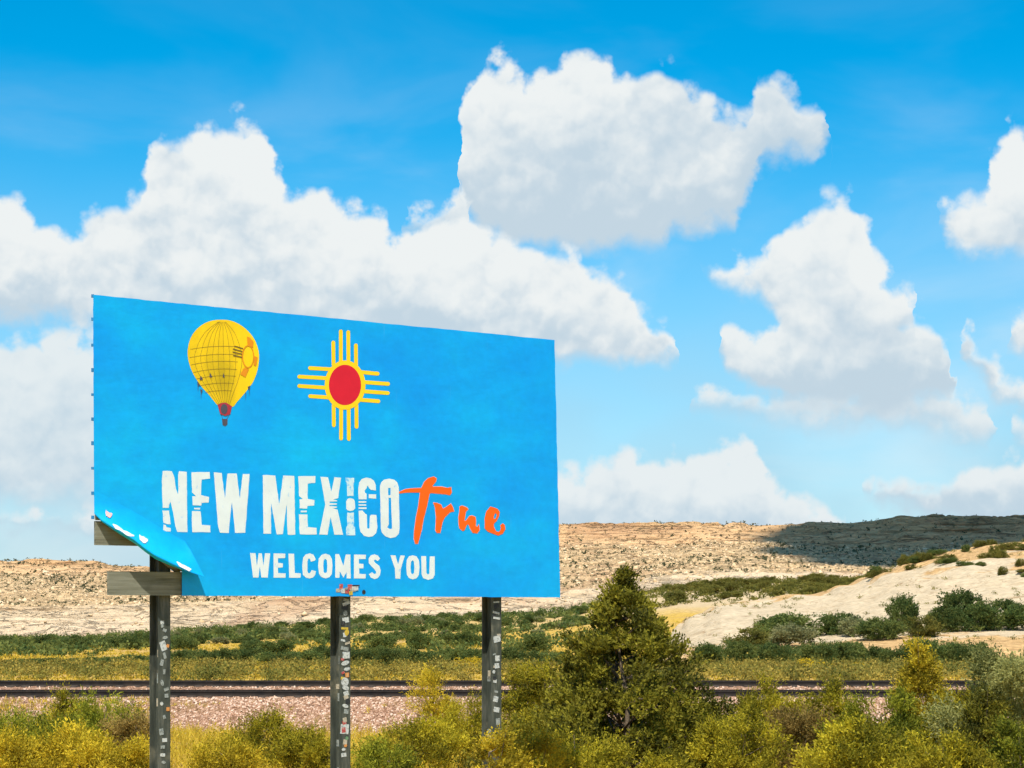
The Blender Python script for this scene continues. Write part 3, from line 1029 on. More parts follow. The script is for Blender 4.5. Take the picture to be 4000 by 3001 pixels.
FG = [
    # cx, top, width, Y, material, shape, label, sprigs
    (1205, 1415, 170, 41, 'olive', 'bush', 'olive bush half hidden behind the left flank of the tall juniper', 1500),
    (1135, 1435, 150, 44, 'olive', 'tall', 'yellow-green bush just right of the third sign post', 1400),
    (935, 1452, 80, 63, 'yellow', 'bush', 'small golden bush in front of the rails between second and third post', 600),
    (1008, 1500, 110, 54, 'olive', 'bush', 'yellow-green shrub at the left side of the third post', 900),
    (1062, 1588, 150, 27.4, 'yellow', 'bush', 'bright yellow bush hiding the foot of the third post', 1300),
    (910, 1568, 170, 44, 'olive', 'bush', 'olive shrub low on the ballast slope, middle of the bottom edge', 1300),
    (835, 1608, 150, 38, 'green', 'bush', 'low green bush at the bottom edge right of the second post', 1000),
    (575, 1552, 130, 48, 'olive', 'bush', 'upright olive shrub below the ballast between first and second post', 1100),
    (665, 1582, 120, 44, 'olive', 'bush', 'small olive shrub touching the left side of the second post', 900),
    (480, 1612, 170, 40, 'yellow', 'bush', 'golden rabbitbrush right of the first post at the bottom edge', 1200),
    (30, 1545, 140, 48, 'green', 'bush', 'bright green bush at the left edge of the picture', 1300),
    (150, 1500, 130, 52, 'olive', 'bush', 'tallest olive bush of the left clump, against the ballast', 1300),
    (232, 1508, 130, 50, 'green', 'bush', 'dark green bush of the left clump, nearest to the first post', 1300),
    (110, 1560, 150, 45, 'green', 'bush', 'low green bush in the middle of the left clump', 1200),
    (292, 1540, 110, 46, 'dry', 'bush', 'dry brown twiggy bush left of the first post', 800),
    (160, 1585, 240, 37, 'yellow', 'bush', 'wide golden brush along the bottom left', 2000),
    (20, 1598, 190, 36, 'yellow', 'bush', 'golden brush in the bottom left corner', 1600),
    (285, 1612, 110, 35, 'yellow', 'bush', 'small golden tuft at the left foot of the first post', 900),
    (1500, 1515, 170, 40, 'olive', 'bush', 'olive bush against the lower right flank of the tall juniper', 1500),
    (1640, 1488, 150, 43, 'olive', 'tall', 'yellow-green bush first right of the tall juniper', 1400),
    (1795, 1502, 180, 41, 'olive', 'tall', 'yellow-green bush in front of the rails, between juniper and the tall golden shrub', 1700),
    (1728, 1548, 180, 38, 'dry', 'bush', 'dry tan bush at the bottom between two yellow-green bushes', 1100),
    (1988, 1392, 200, 38, 'yellow', 'spire', 'tall narrow golden shrub rising above the rails at right', 2600),
    (2065, 1500, 170, 37, 'olive', 'tall', 'olive shrub leaning on the tall golden shrub from the right', 1600),
    (1905, 1520, 210, 36, 'green', 'bush', 'olive bush below the tall golden shrub', 1500),
    (1860, 1588, 230, 32, 'olive', 'bush', 'bright yellow-green bush at the bottom right of centre', 1800),
    (2200, 1362, 290, 36, 'pale', 'bush', 'large pale grey-green shrub at the right edge', 4600),
    (2130, 1510, 150, 35, 'juniper', 'tall', 'dark olive shrub below the pale shrub near the right edge', 1700),
    (2200, 1575, 150, 32, 'green', 'bush', 'green bush in the bottom right corner', 1300),
    (1590, 1548, 170, 36, 'olive', 'bush', 'low olive bush at the bottom, right of the juniper trunk', 1300),
    (1250, 1555, 190, 35, 'olive', 'bush', 'olive bush at the bottom, left of the juniper trunk', 1600),
    (1145, 1580, 150, 33, 'yellow', 'bush', 'yellow bush at the bottom between the third post and the juniper', 1300),
    (1690, 1522, 150, 45, 'olive', 'bush', 'olive bush low in front of the ballast, second right of the juniper', 1300),
    (2085, 1484, 140, 41, 'olive', 'tall', 'olive shrub between the tall golden shrub and the pale shrub', 1500),
    (1430, 1610, 120, 34, 'olive', 'bush', 'small olive bush in front of the juniper trunk', 900),
    (2030, 1598, 190, 31, 'olive', 'bush', 'low olive bush at the bottom, left of the green corner bush', 1500),
]
for (cx, yt, w, Y, k, shp, lab, ns) in FG:
    if cx > 1570:                      # the right-hand thicket is fuller
        yt, w, ns = yt - 16, w * 1.06, int(ns * 1.35)
    nm = 'rabbitbrush' if k == 'yellow' else ('dry_bush' if k == 'dry' else 'desert_shrub')
    plant(nm, cx, yt, w, Y, k, lab, 'bush', shp, clumps=110 if shp == 'spire' else 54, sprigs=int(ns * 1.35), per=11, ll=0.055 * Y / 40 + 0.010, lw=0.022, run=4.2, ragged=0.30, vary=0.08, limbs=14, group='bushes in front of the railway',
          up=0.9 if k in ('yellow', 'dry') else 0.7, cr=0.07 if shp == 'spire' else 0.12)


# ---- far bushes: a few crowns, shared by all copies
def far_proto(kind, shape, w=2.0, h=1.6, n=1500):
    v, f, tone, C = crown_np(w * 0.92, h * 0.95, shape, 40, n, 5, 0.11, 0.080, cr=0.21, ragged=0.10)
    me = mesh_np('bush_crown', v, f, M[kind])
    fattr(me, 'tone', tone)
    return me


P_GREEN = [far_proto('far_green', 'bush') for _ in range(4)]
P_OLIVE = [far_proto('far_olive', 'bush') for _ in range(3)]
P_GREY = [far_proto('far_grey', 'bush') for _ in range(2)]
P_YEL = [far_proto('yellow', 'bush', n=300) for _ in range(2)]


def far_bush(name, x, ybase, Y, wpx, hpx, protos, label, cat, group, zf=ground_z):
    X = (x - CX) / F * Y
    z = float(zf(np.array([X]), np.array([Y]))[0])
    o = link(name, protos[rng.integers(len(protos))])
    o.location = (X, Y, z - 0.05)
    k_ = 1.02 if name == 'hill_foot_bush' else 1.0
    w = k_ * wpx / F * Y / 2.0; h = k_ * hpx / F * Y / 1.6
    o.scale = (w, w * rng.uniform(0.85, 1.15), h)
    o.rotation_euler = (0, 0, rng.uniform(0, 6.28))
    return tag(o, label, cat, group)


GRP1 = 'dark bushes in the hedge-like row behind the railway'


def gap(x):
    return ('left of the first post' if x < 325 else 'between first and second post' if x < 735 else
            'between second and third post' if x < 1062 else 'between the third post and the juniper')


def rsec(x):
    return 'just right of the juniper' if x < 1720 else ('below the pale rock slope' if x < 1900 else 'behind the tall golden shrub')



for x in list(np.arange(245, 1225, 30)):
    far_bush('juniper_bush', x + rng.uniform(-8, 8), 0, rng.uniform(160, 180), rng.uniform(44, 66), rng.uniform(28, 44) * np.interp(x, [245, 420, 700], [0.55, 0.8, 1.0]), P_GREEN,
             'dark bush in row behind the railway, ' + gap(x), 'bush', GRP1 + ', ' + gap(x))
for x in list(np.arange(1535, 2130, 29)):
    far_bush('juniper_bush', x + rng.uniform(-8, 8), 0, rng.uniform(160, 182), rng.uniform(48, 74), rng.uniform(34, 54), P_GREEN,
             'dark bush in row behind the railway, ' + rsec(x), 'bush', GRP1 + ', ' + rsec(x))
for x in np.arange(10, 240, 32):
    far_bush('juniper_bush', x + rng.uniform(-8, 8), 0, rng.uniform(170, 185), rng.uniform(34, 52), rng.uniform(10, 18), P_GREEN,
             'very low dark bush behind the yellow grass strip at far left', 'bush', 'very low bushes behind the grass at far left')
# left mass
for x in np.arange(-10, 430, 22):
    Y = rng.uniform(300, 360)
    far_bush('valley_bush', x + rng.uniform(-8, 8), 0, Y, rng.uniform(34, 52), rng.uniform(20, 32), P_GREEN,
             'green bush in the dense thicket below the pale cliff at left', 'bush', 'thicket below the pale cliff at left')
# middle slope
for k in range(120):
    x = rng.uniform(330, 1260); Y = rng.uniform(330, 540)
    gr = rng.random() > 0.75
    w_ = ('grey-green' if gr else 'green') + ' bush ' + ('high on' if Y > 435 else 'low on') + ' the slope below the cliff, ' + gap(x)
    far_bush('valley_bush', x, 0, Y, rng.uniform(18, 36), rng.uniform(11, 20), P_GREY if gr else P_GREEN, w_, 'bush', w_.replace('bush', 'bushes'))
for (x, Y, w, h) in ((826, 262, 62, 40), (905, 275, 52, 36), (968, 290, 40, 26), (1010, 285, 56, 36), (1152, 262, 60, 40), (600, 250, 70, 34), (545, 265, 60, 30)):
    far_bush('juniper_bush', x, 0, Y, w, h, P_GREEN, 'round dark bush alone in yellow grass, %s' % {826: 'first right of the second post', 905: 'second right of the second post', 968: 'smallest of those between second and third post', 1010: 'just left of the third post',
             1152: 'right of the third post', 600: 'midway between first and second post', 545: 'nearer the first post than the second'}[x], 'bush', 'lone round bushes in the grass under the sign')
# foot of the sandstone hill
for (x, Y, w, h, P, lab) in (
        (1700, 214, 105, 52, P_GREEN, 'large round green bush highest at the foot of the pale rock slope'),
        (1660, 222, 60, 36, P_OLIVE, 'small bush left of the large round one at the foot of the rock slope'),
        (1715, 200, 90, 46, P_GREY, 'grey-green bush just below the large round bush on the rock slope'),
        (1620, 204, 80, 36, P_OLIVE, 'olive bush at the left toe of the pale rock slope'),
        (1815, 214, 74, 42, P_GREEN, 'round bush alone between the large bush and the right-hand thicket'),
        (1850, 210, 60, 36, P_GREY, 'pale bush right of the round bush on the rock slope'),
        (1905, 205, 80, 44, P_GREEN, 'leftmost green bush of the right-hand thicket under the rock slope'),
        (1948, 214, 66, 66, P_GREEN, 'tall peaked green bush in the right-hand thicket'),
        (1990, 206, 60, 40, P_OLIVE, 'low olive bush in the right-hand thicket'),
        (2040, 210, 70, 48, P_GREEN, 'green bush in the middle of the right-hand thicket'),
        (2075, 216, 80, 66, P_GREEN, 'tallest green bush in the right-hand thicket'),
        (2120, 210, 80, 54, P_GREEN, 'green bush right of the tallest one in the thicket'),
        (2165, 214, 80, 52, P_GREEN, 'green bush of the thicket above the pale shrub'),
        (2210, 210, 80, 52, P_GREEN, 'green bush of the thicket cut by the right edge')):
    far_bush('hill_foot_bush', x, 0, Y, w, h, P, lab, 'bush', 'bushes at the foot of the pale rock slope',
             zf=lambda X, Y_: np.maximum(hill_z(X, Y_), ground_z(X, Y_)))
# bench between hill and mesa
for k in range(58):
    x = rng.uniform(1440, 1905); Y = rng.uniform(440, 545)
    far_bush('bench_bush', x, 0, Y, rng.uniform(24, 46), rng.uniform(11, 20), P_OLIVE,
             'olive bush in the strip between pale slope and mesa, ' + ('below the shaded part' if x > 1665 else 'below the sunlit part'), 'bush', 'strip of bushes below the mesa, ' + ('shaded' if x > 1665 else 'sunlit') + ' part')
# bushes over the crest of the hill
for k in range(46):
    x = rng.uniform(1960, 2245) if k > 9 else rng.uniform(1880, 2000); Y = rng.uniform(262, 332) if k > 9 else rng.uniform(322, 338)
    if k > 9 and (x - 1960) / 300 + (Y - 262) / 70 < 0.75: Y = rng.uniform(315, 338)
    ed = 'at the right edge' if x > 2150 else ('along the crest line' if Y > 318 else 'below the crest line')
    far_bush('crest_bush', x, 0, Y, rng.uniform(12, 34), rng.uniform(8, 20), P_OLIVE if rng.random() < 0.75 else P_GREEN,
             'olive bush on the sandy top of the pale hill, ' + ed, 'bush', 'bushes on top of the pale hill, ' + ed, zf=hill_z)
for (x, Y, w, h) in ((1010, 150, 60, 22), (300, 150, 70, 16), (560, 152, 46, 12), (1760, 128, 70, 24), (1870, 124, 60, 20)):
    far_bush('rabbitbrush', x, 0, Y, w, h, P_YEL, 'yellow bush in the grass strip right behind the railway', 'bush', 'yellow bushes in the strip behind the railway')


# ---- countless scrub on the mesa slope, its rim and the far slope
def scrub(name, pos, size, material, per=10, lf=0.65, spread=0.34):
    n = len(pos)
    c = np.repeat(pos, per, 0)
    s = np.repeat(size, per)
    d = unit(rng.normal(size=(n * per, 3)) + np.array([0, 0, 0.5]))
    cen = c + rng.normal(size=(n * per, 3)) * s[:, None] * np.array([spread, spread, spread * 0.6]) + np.array([0, 0, 1]) * s[:, None] * 0.3
    tone = np.clip(np.repeat(rng.random(n), per) + 0.15 * rng.normal(size=n * per), 0, 1)
    v, f, t = leaves(cen, d, s * lf, s * lf * 0.75, tone)
    me = mesh_np(name, v, f, M[material]); fattr(me, 'tone', t)
    return link(name, me)


def mesa_pts(n, y0, y1, x0=-40, x1=2260):
    Y = rng.uniform(y0, y1, n); px = rng.uniform(x0, x1, n)
    X = (px - CX) / F * Y
    return np.stack([X, Y, mesa_z(X, Y)], 1)


p1 = mesa_pts(6500, 634, 800)
p1 = p1[rng.random(len(p1)) < np.clip(0.55 + 1.2 * fbm(p1[:, 0] * 0.03, p1[:, 1] * 0.03, 3), 0.08, 1)]
p2 = mesa_pts(1100, 800, 850)
p3 = mesa_pts(700, 845, 880)
P = np.concatenate([p1, p2, p3])
tag(scrub('mesa_scrub', P, rng.uniform(0.30, 0.80, len(P)) * np.where(rng.random(len(P)) < 0.12, 1.8, 1.0), 'speck'), 'dark scrub dotted over the mesa slopes', 'scrub', kind='stuff')
p1 = mesa_pts(5200, 630, 802)
p2 = mesa_pts(500, 600, 632)
P = np.concatenate([p1, p2])
tag(rocks('mesa_boulders', P, rng.uniform(0.2, 0.75, len(P)) * np.where(rng.random(len(P)) < 0.08, 1.9, 1.0), M['boulder'], 0.8), 'fallen boulders strewn over the mesa slope', 'boulders', kind='stuff')
# low scrub in the valley and on the far slope
n = 4200
Y = rng.uniform(250, 585, n); px = rng.uniform(-30, 1300, n); X = (px - CX) / F * Y
k = rng.random(n) < np.clip(0.30 + 1.6 * fbm(X * 0.05, Y * 0.03, 3) + np.interp(Y, [250, 340, 420, 560], [-0.5, -0.3, 0.25, 0.35]) + np.interp(px, [0, 350, 700], [0.35, 0.1, 0.0]), 0, 1)
X, Y = X[k], Y[k]
P = np.stack([X, Y, np.maximum(ground_z(X, Y), np.where(Y > 522, mesa_z(X, Y), -99))], 1)
tag(scrub('valley_scrub', P, rng.uniform(0.6, 1.7, len(P)), 'far_green', 34, 0.34, 0.36), 'low green scrub covering the valley slope below the cliffs', 'scrub', kind='stuff')
n = 420
Y = rng.uniform(200, 338, n); px = rng.uniform(1480, 2260, n); X = (px - CX) / F * Y
k = rng.random(n) < np.clip(0.2 + 1.2 * fbm(X * 0.06, Y * 0.06, 3) + np.interp(Y, [200, 225, 290, 330], [0.3, -0.1, 0.0, 0.5]), 0.03, 1)
X, Y = X[k], Y[k]
tag(scrub('hill_scrub', np.stack([X, Y, hill_z(X, Y)], 1), rng.uniform(0.25, 0.7, len(X)), 'far_olive', 40, 0.26, 0.36), 'tiny tufts of scrub dotted over the pale rock slope', 'scrub', kind='stuff')
n = 1500
Y = rng.uniform(425, 590, n); px = rng.uniform(1300, 2300, n); X = (px - CX) / F * Y
P = np.stack([X, Y, np.maximum(ground_z(X, Y), np.where(Y > 522, mesa_z(X, Y), -99))], 1)
tag(scrub('bench_scrub', P, rng.uniform(0.6, 1.5, n), 'far_olive', 26, 0.38, 0.36), 'low olive scrub on the bench below the shaded mesa', 'scrub', kind='stuff')


# ---- grass
def grass(name, X, Y, zf, hgt, blades, wd, label):
    n = len(X)
    pos = np.stack([X, Y, zf(X, Y) - 0.02], 1)
    c = np.repeat(pos, blades, 0)
    h = np.repeat(hgt, blades) * rng.uniform(0.5, 1.15, n * blades)
    c = c + rng.normal(size=c.shape) * np.array([1, 1, 0]) * (h * 0.22)[:, None]
    d = unit(rng.normal(size=(n * blades, 3)) * 0.62 + np.array([0, 0, 1.0]))
    tone = np.clip(np.repeat(rng.random(n), blades) * 0.6 + 0.2 + 0.2 * rng.normal(size=n * blades), 0, 1)
    v, f, t = leaves(c, d, h, np.full(n * blades, wd), tone)
    me = mesh_np(name, v, f, M['grass']); fattr(me, 'tone', t)
    return tag(link(name, me), label, 'grass', kind='stuff')


n = 11000
Y = rng.uniform(34, 69.5, n) ; px = rng.uniform(-60, 2270, n)
X = (px - CX) / F * Y
k = rng.random(n) < np.clip(0.75 + 0.9 * fbm(X * 0.3, Y * 0.3, 3), 0.2, 1)
X, Y = X[k], Y[k]
grass('near_grass', X, Y, ground_z, rng.uniform(0.22, 0.6, len(X)), 9, 0.018, 'dry golden grass in front of the railway')
n = 5200
Y = rng.uniform(69.0, 72.9, n); px = rng.uniform(-60, 2270, n)
X = (px - CX) / F * Y
k = rng.random(n) < np.clip(np.interp(px, [0, 250, 420, 2212], [0.95, 0.75, 0.0, 0.0]) + 1.1 * fbm(X * 0.5, Y * 0.5, 3) - 0.28 + np.interp(Y, [69, 70.2], [0.35, 0]), 0, 1)
X, Y = X[k], Y[k]
grass('slope_weeds', X, Y, bed_z, rng.uniform(0.10, 0.32, len(X)), 8, 0.020, 'dry weeds growing over the foot of the ballast slope')
n = 15000
Y = rng.uniform(91, 178, n); px = rng.uniform(-60, 2270, n); X = (px - CX) / F * Y
k = rng.random(n) < np.clip(0.7 + 0.9 * fbm(X * 0.12, Y * 0.12, 3), 0.15, 1)
X, Y = X[k], Y[k]
grass('strip_grass', X, Y, ground_z, rng.uniform(0.10, 0.26, len(X)), 6, 0.06, 'golden grass strip between the railway and the dark bushes')
n = 2600
Y = rng.uniform(93, 176, n); px = rng.uniform(-60, 2270, n); X = (px - CX) / F * Y
k = rng.random(n) < np.clip(0.5 + 1.4 * fbm(X * 0.10 + 5, Y * 0.10, 3), 0.05, 1)
X, Y = X[k], Y[k]
tag(scrub('strip_brush', np.stack([X, Y, ground_z(X, Y)], 1), rng.uniform(0.25, 0.80, len(X)), 'strip', 80, 0.20, 0.38), 'low tawny brush in the strip behind the railway', 'brush', kind='stuff')
n = 900
Y = rng.uniform(96, 160, n); px = rng.uniform(-60, 2270, n); X = (px - CX) / F * Y
k = rng.random(n) < np.clip(0.35 + 1.8 * fbm(X * 0.07 + 15, Y * 0.07, 3), 0.0, 1)
X, Y = X[k], Y[k]
tag(scrub('strip_scrub', np.stack([X, Y, ground_z(X, Y)], 1), rng.uniform(0.35, 0.95, len(X)), 'far_olive', 90, 0.17, 0.38), 'low green scrub breaking up the grass strip behind the railway', 'scrub', kind='stuff')
n = 6000
Y = rng.uniform(180, 340, n); px = rng.uniform(-60, 1500, n); X = (px - CX) / F * Y
grass('meadow_grass', X, Y, ground_z, rng.uniform(0.25, 0.6, n), 5, 0.10, 'yellow meadow grass among the valley bushes')

# ------------------------------------------------------------------ the billboard
XL, DL = (201 - CX) / F * 26.8, 26.8
XR, DR = (1204 - CX) / F * 31.29, 31.29
E = Vector((XR - XL, DR - DL, 0)); WID = E.length; E.normalize()
N = Vector((E.y, -E.x, 0))                                   # faces the road
P0 = Vector((XL, DL, 0))
HGT = 3.66
ZB = (HZ - 1287) / F * DL


def onb(x, y, off=0.0):
    """point of the photo on the plane `off` metres in front of the sign face"""
    u, v = (x - CX) / F, (HZ - y) / F
    d = (N.dot(P0) + off) / (N.x * u + N.y)
    return Vector((u * d, d, v * d))


def s_of(x, off=0.0):
    return (onb(x, 1200, off) - P0).dot(E)


BR = tag(empty('billboard', tuple(P0 + E * (WID / 2) + Vector((0, 0, -3.1)))),
         'blue state welcome billboard with hot-air balloon and red sun symbol on three steel posts', 'billboard')
BR_INV = Matrix.Translation(-BR.location)


def bmesh_obj(name, verts, faces, material, parent, smooth=False):
    """world coordinates in, parented without shift"""
    me = bpy.data.meshes.new(name)
    off = Vector((0, 0, 0)); p = parent
    while p is not None:
        off += Vector(p.location); p = p.parent
    me.from_pydata([tuple(Vector(v) - off) for v in verts], [], [tuple(f) for f in faces])
    me.materials.append(material)
    if smooth:
        for q in me.polygons: q.use_smooth = True
    o = bpy.data.objects.new(name, me)
    COL.objects.link(o); o.parent = parent
    return o


def poly(name, pts, off, material, parent, holes=(), cv=None):
    """flat printed shape on the sign plane, given in photo coordinates"""
    loops = [pts] + list(holes)
    vv = [onb(*(cv(p) if cv else p), off * 0.45) for lp in loops for p in lp]
    flat, base = [], []
    k = 0
    for lp in loops:
        base.append([Vector(((vv[k + q] - P0).dot(E), vv[k + q].z, 0)) for q in range(len(lp))]); k += len(lp)
    tris = tessellate_polygon(base)
    fc = []
    for t in tris:
        a, b, c = (vv[q] for q in t)
        if (b - a).cross(c - a).dot(N) < 0: t = (t[0], t[2], t[1])
        fc.append(t)
    return bmesh_obj(name, vv, fc, material, parent)


def plank_box(s0, s1, z0, z1, o0, o1):
    c = []
    for o_ in (o0, o1):
        for (s_, z_) in ((s0, z0), (s1, z0), (s1, z1), (s0, z1)):
            c.append(P0 + E * s_ + N * o_ + Vector((0, 0, z_)))
    return c


BOXF = [(0, 1, 2, 3), (7, 6, 5, 4), (0, 4, 5, 1), (1, 5, 6, 2), (2, 6, 7, 3), (3, 7, 4, 0)]


def wood(name, verts, faces, parent, origin):
    """a plank whose own axes run along the board, so that its grain does too"""
    me = bpy.data.meshes.new(name)
    rot = Matrix((E, N, Vector((0, 0, 1)))).transposed().to_4x4()
    mw = Matrix.Translation(origin) @ rot
    inv = mw.inverted()
    me.from_pydata([tuple(inv @ Vector(v)) for v in verts], [], faces)
    me.materials.append(M['plank'])
    o = bpy.data.objects.new(name, me); COL.objects.link(o); o.parent = parent
    o.matrix_local = Matrix.Translation(-Vector(parent.location)) @ mw
    return o


rows = 12
dzr = HGT / rows
prng = random.Random(3)
for r_ in range(rows):
    z0 = ZB + r_ * dzr + 0.006; z1 = ZB + (r_ + 1) * dzr - 0.006
    s0, s1 = 0.05 + prng.uniform(0, 0.02), WID - 0.09 - prng.uniform(0, 0.03)
    jog = prng.uniform(-0.004, 0.004)
    if r_ == 0: s0 = s_of(233, -0.04)
    if r_ == 1: s0 = s_of(388, -0.04)
    if r_ == 2: s0 = s_of(205, -0.04)
    vs_ = plank_box(s0, s1, z0, z1, -0.060 + jog, -0.014 + jog)
    wood('plank', vs_, BOXF, BR, P0 + E * s0 + Vector((0, 0, z0)))
# the broken, hanging board of the second row
a0, a1 = onb(298, 1168, -0.05), onb(392, 1226, -0.05)
ax = (a1 - a0).normalized(); nn = N; ay = nn.cross(ax).normalized()
if ay.z < 0: ay = -ay
vs_ = []
for o_ in (-0.03, 0.02):
    for (q, s_) in ((a0, -0.02), (a1, -0.10), (a1, 0.13), (a0, 0.02)):
        vs_.append(q + ay * s_ + N * o_)
hp = wood('plank', vs_, BOXF, BR, a0)
hp['label'] = 'splintered plank hanging askew under the torn corner'

# posts: wide-flange steel beams
def hbeam(sx, top):
    fw, dp, tf, tw = 0.165, 0.235, 0.018, 0.014
    o0 = -0.10
    pr = [(-fw / 2, 0), (fw / 2, 0), (fw / 2, -tf), (tw / 2, -tf), (tw / 2, -dp + tf), (fw / 2, -dp + tf), (fw / 2, -dp), (-fw / 2, -dp), (-fw / 2, -dp + tf), (-tw / 2, -dp + tf), (-tw / 2, -tf), (-fw / 2, -tf)]
    gz = -4.0
    V = []
    for z_ in (gz, top):
        for (q, o_) in pr:
            V.append(P0 + E * (sx + q) + N * (o0 + o_) + Vector((0, 0, z_)))
    k_ = len(pr)
    Fc = [(q, (q + 1) % k_, k_ + (q + 1) % k_, k_ + q) for q in range(k_)]
    Fc += [tuple(range(k_))[::-1], tuple(range(k_, 2 * k_))]
    return V, Fc, fw, o0, dp


STK = [print_mat('sticker_white', (0.52, 0.55, 0.53), 0.75, (0.12, 0.14, 0.13), 42.0), print_mat('sticker_grey', (0.30, 0.33, 0.31), 0.8, (0.07, 0.08, 0.07), 42.0),
       print_mat('sticker_yellow', (0.55, 0.40, 0.05), 0.6, (0.12, 0.09, 0.03), 42.0), print_mat('sticker_orange', (0.58, 0.24, 0.06), 0.5, (0.5, 0.45, 0.3), 42.0),
       print_mat('sticker_red', (0.42, 0.07, 0.06), 0.6, (0.5, 0.45, 0.42), 42.0), print_mat('sticker_black', (0.025, 0.028, 0.03), 0.4, (0.25, 0.26, 0.24), 42.0),
       print_mat('sticker_green', (0.12, 0.24, 0.12), 0.5, (0.4, 0.4, 0.3), 42.0), print_mat('sticker_cream', (0.46, 0.41, 0.31), 0.7, (0.15, 0.13, 0.09), 42.0)]
srng = random.Random(21)


def sticker(post, s, z, off, w, h, rot, m_, round_=False):
    c = P0 + E * s + N * off + Vector((0, 0, z))
    pts = []
    if round_:
        for k in range(12):
            an = 2 * math.pi * k / 12
            pts.append((w / 2 * math.cos(an), h / 2 * math.sin(an)))
    else:
        pts = [(-w / 2, -h / 2), (w / 2, -h / 2), (w / 2, h / 2), (-w / 2, h / 2)]
    V = []
    for (a_, b_) in pts:
        a2 = a_ * math.cos(rot) - b_ * math.sin(rot); b2 = a_ * math.sin(rot) + b_ * math.cos(rot)
        V.append(c + E * a2 + Vector((0, 0, b2)))
    k = len(pts)
    V += [v - N * 0.002 for v in V]
    Fc = [tuple(range(k)), tuple(range(2 * k - 1, k - 1, -1))] + [(q, q + k, (q + 1) % k + k, (q + 1) % k) for q in range(k)]
    return bmesh_obj('sticker', V, Fc, STK[m_], post)


POST_X = [(368, 0.55), (757, 1.0), (1083, 0.6)]
stk_y = {
    0: [(1345, 0, .07, .05), (1352, 1, .05, .06), (1362, 1, .07, .05), (1378, 1, .10, .05), (1396, 0, .11, .15), (1396, 3, .05, .05), (1417, 1, .05, .10), (1432, 1, .06, .10), (1452, 1, .04, .08), (1476, 1, .06, .10), (1490, 1, .09, .05),
        (1504, 1, .07, .06), (1521, 0, .06, .06), (1533, 3, .06, .06), (1550, 1, .05, .06), (1582, 1, .08, .10), (1600, 0, .09, .06), (1615, 1, .08, .05), (1632, 0, .09, .05), (1648, 1, .08, .05)],
    1: [(1297, 1, .09, .04), (1304, 0, .12, .04), (1312, 5, .10, .06), (1325, 1, .07, .07), (1340, 0, .10, .07), (1347, 5, .06, .06), (1358, 2, .11, .03), (1367, 2, .07, .09), (1372, 0, .05, .06), (1384, 0, .07, .03), (1390, 7, .08, .03),
        (1402, 1, .12, .05), (1416, 0, .11, .09), (1425, 4, .05, .03), (1433, 0, .13, .06), (1446, 0, .10, .05), (1454, 4, .05, .03), (1459, 3, .06, .06), (1466, 2, .06, .04), (1474, 0, .12, .12), (1487, 0, .11, .06), (1499, 0, .08, .06),
        (1507, 7, .07, .05), (1516, 5, .07, .07), (1526, 0, .10, .05), (1538, 1, .07, .06), (1556, 7, .06, .06), (1562, 4, .06, .05), (1576, 0, .13, .13), (1578, 4, .06, .07), (1596, 6, .05, .05), (1604, 7, .06, .07), (1612, 3, .05, .04), (1620, 0, .06, .04), (1632, 0, .08, .05)],
    2: [(1301, 0, .10, .02), (1310, 5, .09, .06), (1324, 0, .12, .03), (1331, 5, .06, .05), (1336, 0, .12, .03), (1373, 7, .06, .04), (1381, 0, .12, .09), (1414, 1, .05, .02), (1423, 0, .08, .08), (1439, 0, .08, .07), (1441, 7, .05, .03),
        (1452, 0, .05, .05), (1466, 5, .05, .05), (1472, 0, .06, .05), (1495, 1, .06, .03), (1511, 0, .08, .08), (1534, 0, .10, .07), (1560, 1, .07, .09), (1594, 1, .08, .07)],
}
for i, (xr, dens) in enumerate(POST_X):
    sx = s_of(xr, -0.10) - 0.0825
    V, Fc, fw, o0, dp = hbeam(sx, ZB + HGT - 0.25)
    post = bmesh_obj('post', V, Fc, M['post'], BR)
    post['label'] = ['dark steel post under the torn corner', 'middle steel post covered with stickers', 'right steel post standing in the bushes'][i]
    Yd = (P0 + E * sx).y
    for (yy_, mm, w, h) in stk_y[i]:
        if i == 0: w, h = w * 0.75, h * 0.8
        z = (HZ - yy_) / F * Yd
        sticker(post, sx + srng.uniform(-1, 1) * max(0.0, fw / 2 - w / 2 - 0.005), z, o0 + 0.0035 + 0.0015 * srng.random(), w, h, srng.uniform(-0.35, 0.35), mm, srng.random() < 0.3)
    # faded bills on the inner web face seen from the left
    for k in range(7):
        z = srng.uniform(-2.6, -0.5)
        off = o0 - srng.uniform(0.06, 0.17); w = srng.uniform(0.04, 0.08); h = srng.uniform(0.05, 0.14)
        c = P0 + E * (sx - 0.007 - 0.003) + Vector((0, 0, z))
        V2 = [c + N * (off - w / 2), c + N * (off - w / 2) + Vector((0, 0, h)), c + N * (off + w / 2) + Vector((0, 0, h)), c + N * (off + w / 2)]
        bmesh_obj('sticker', V2, [(0, 1, 2, 3)], STK[srng.choice([1, 7, 1])], post)

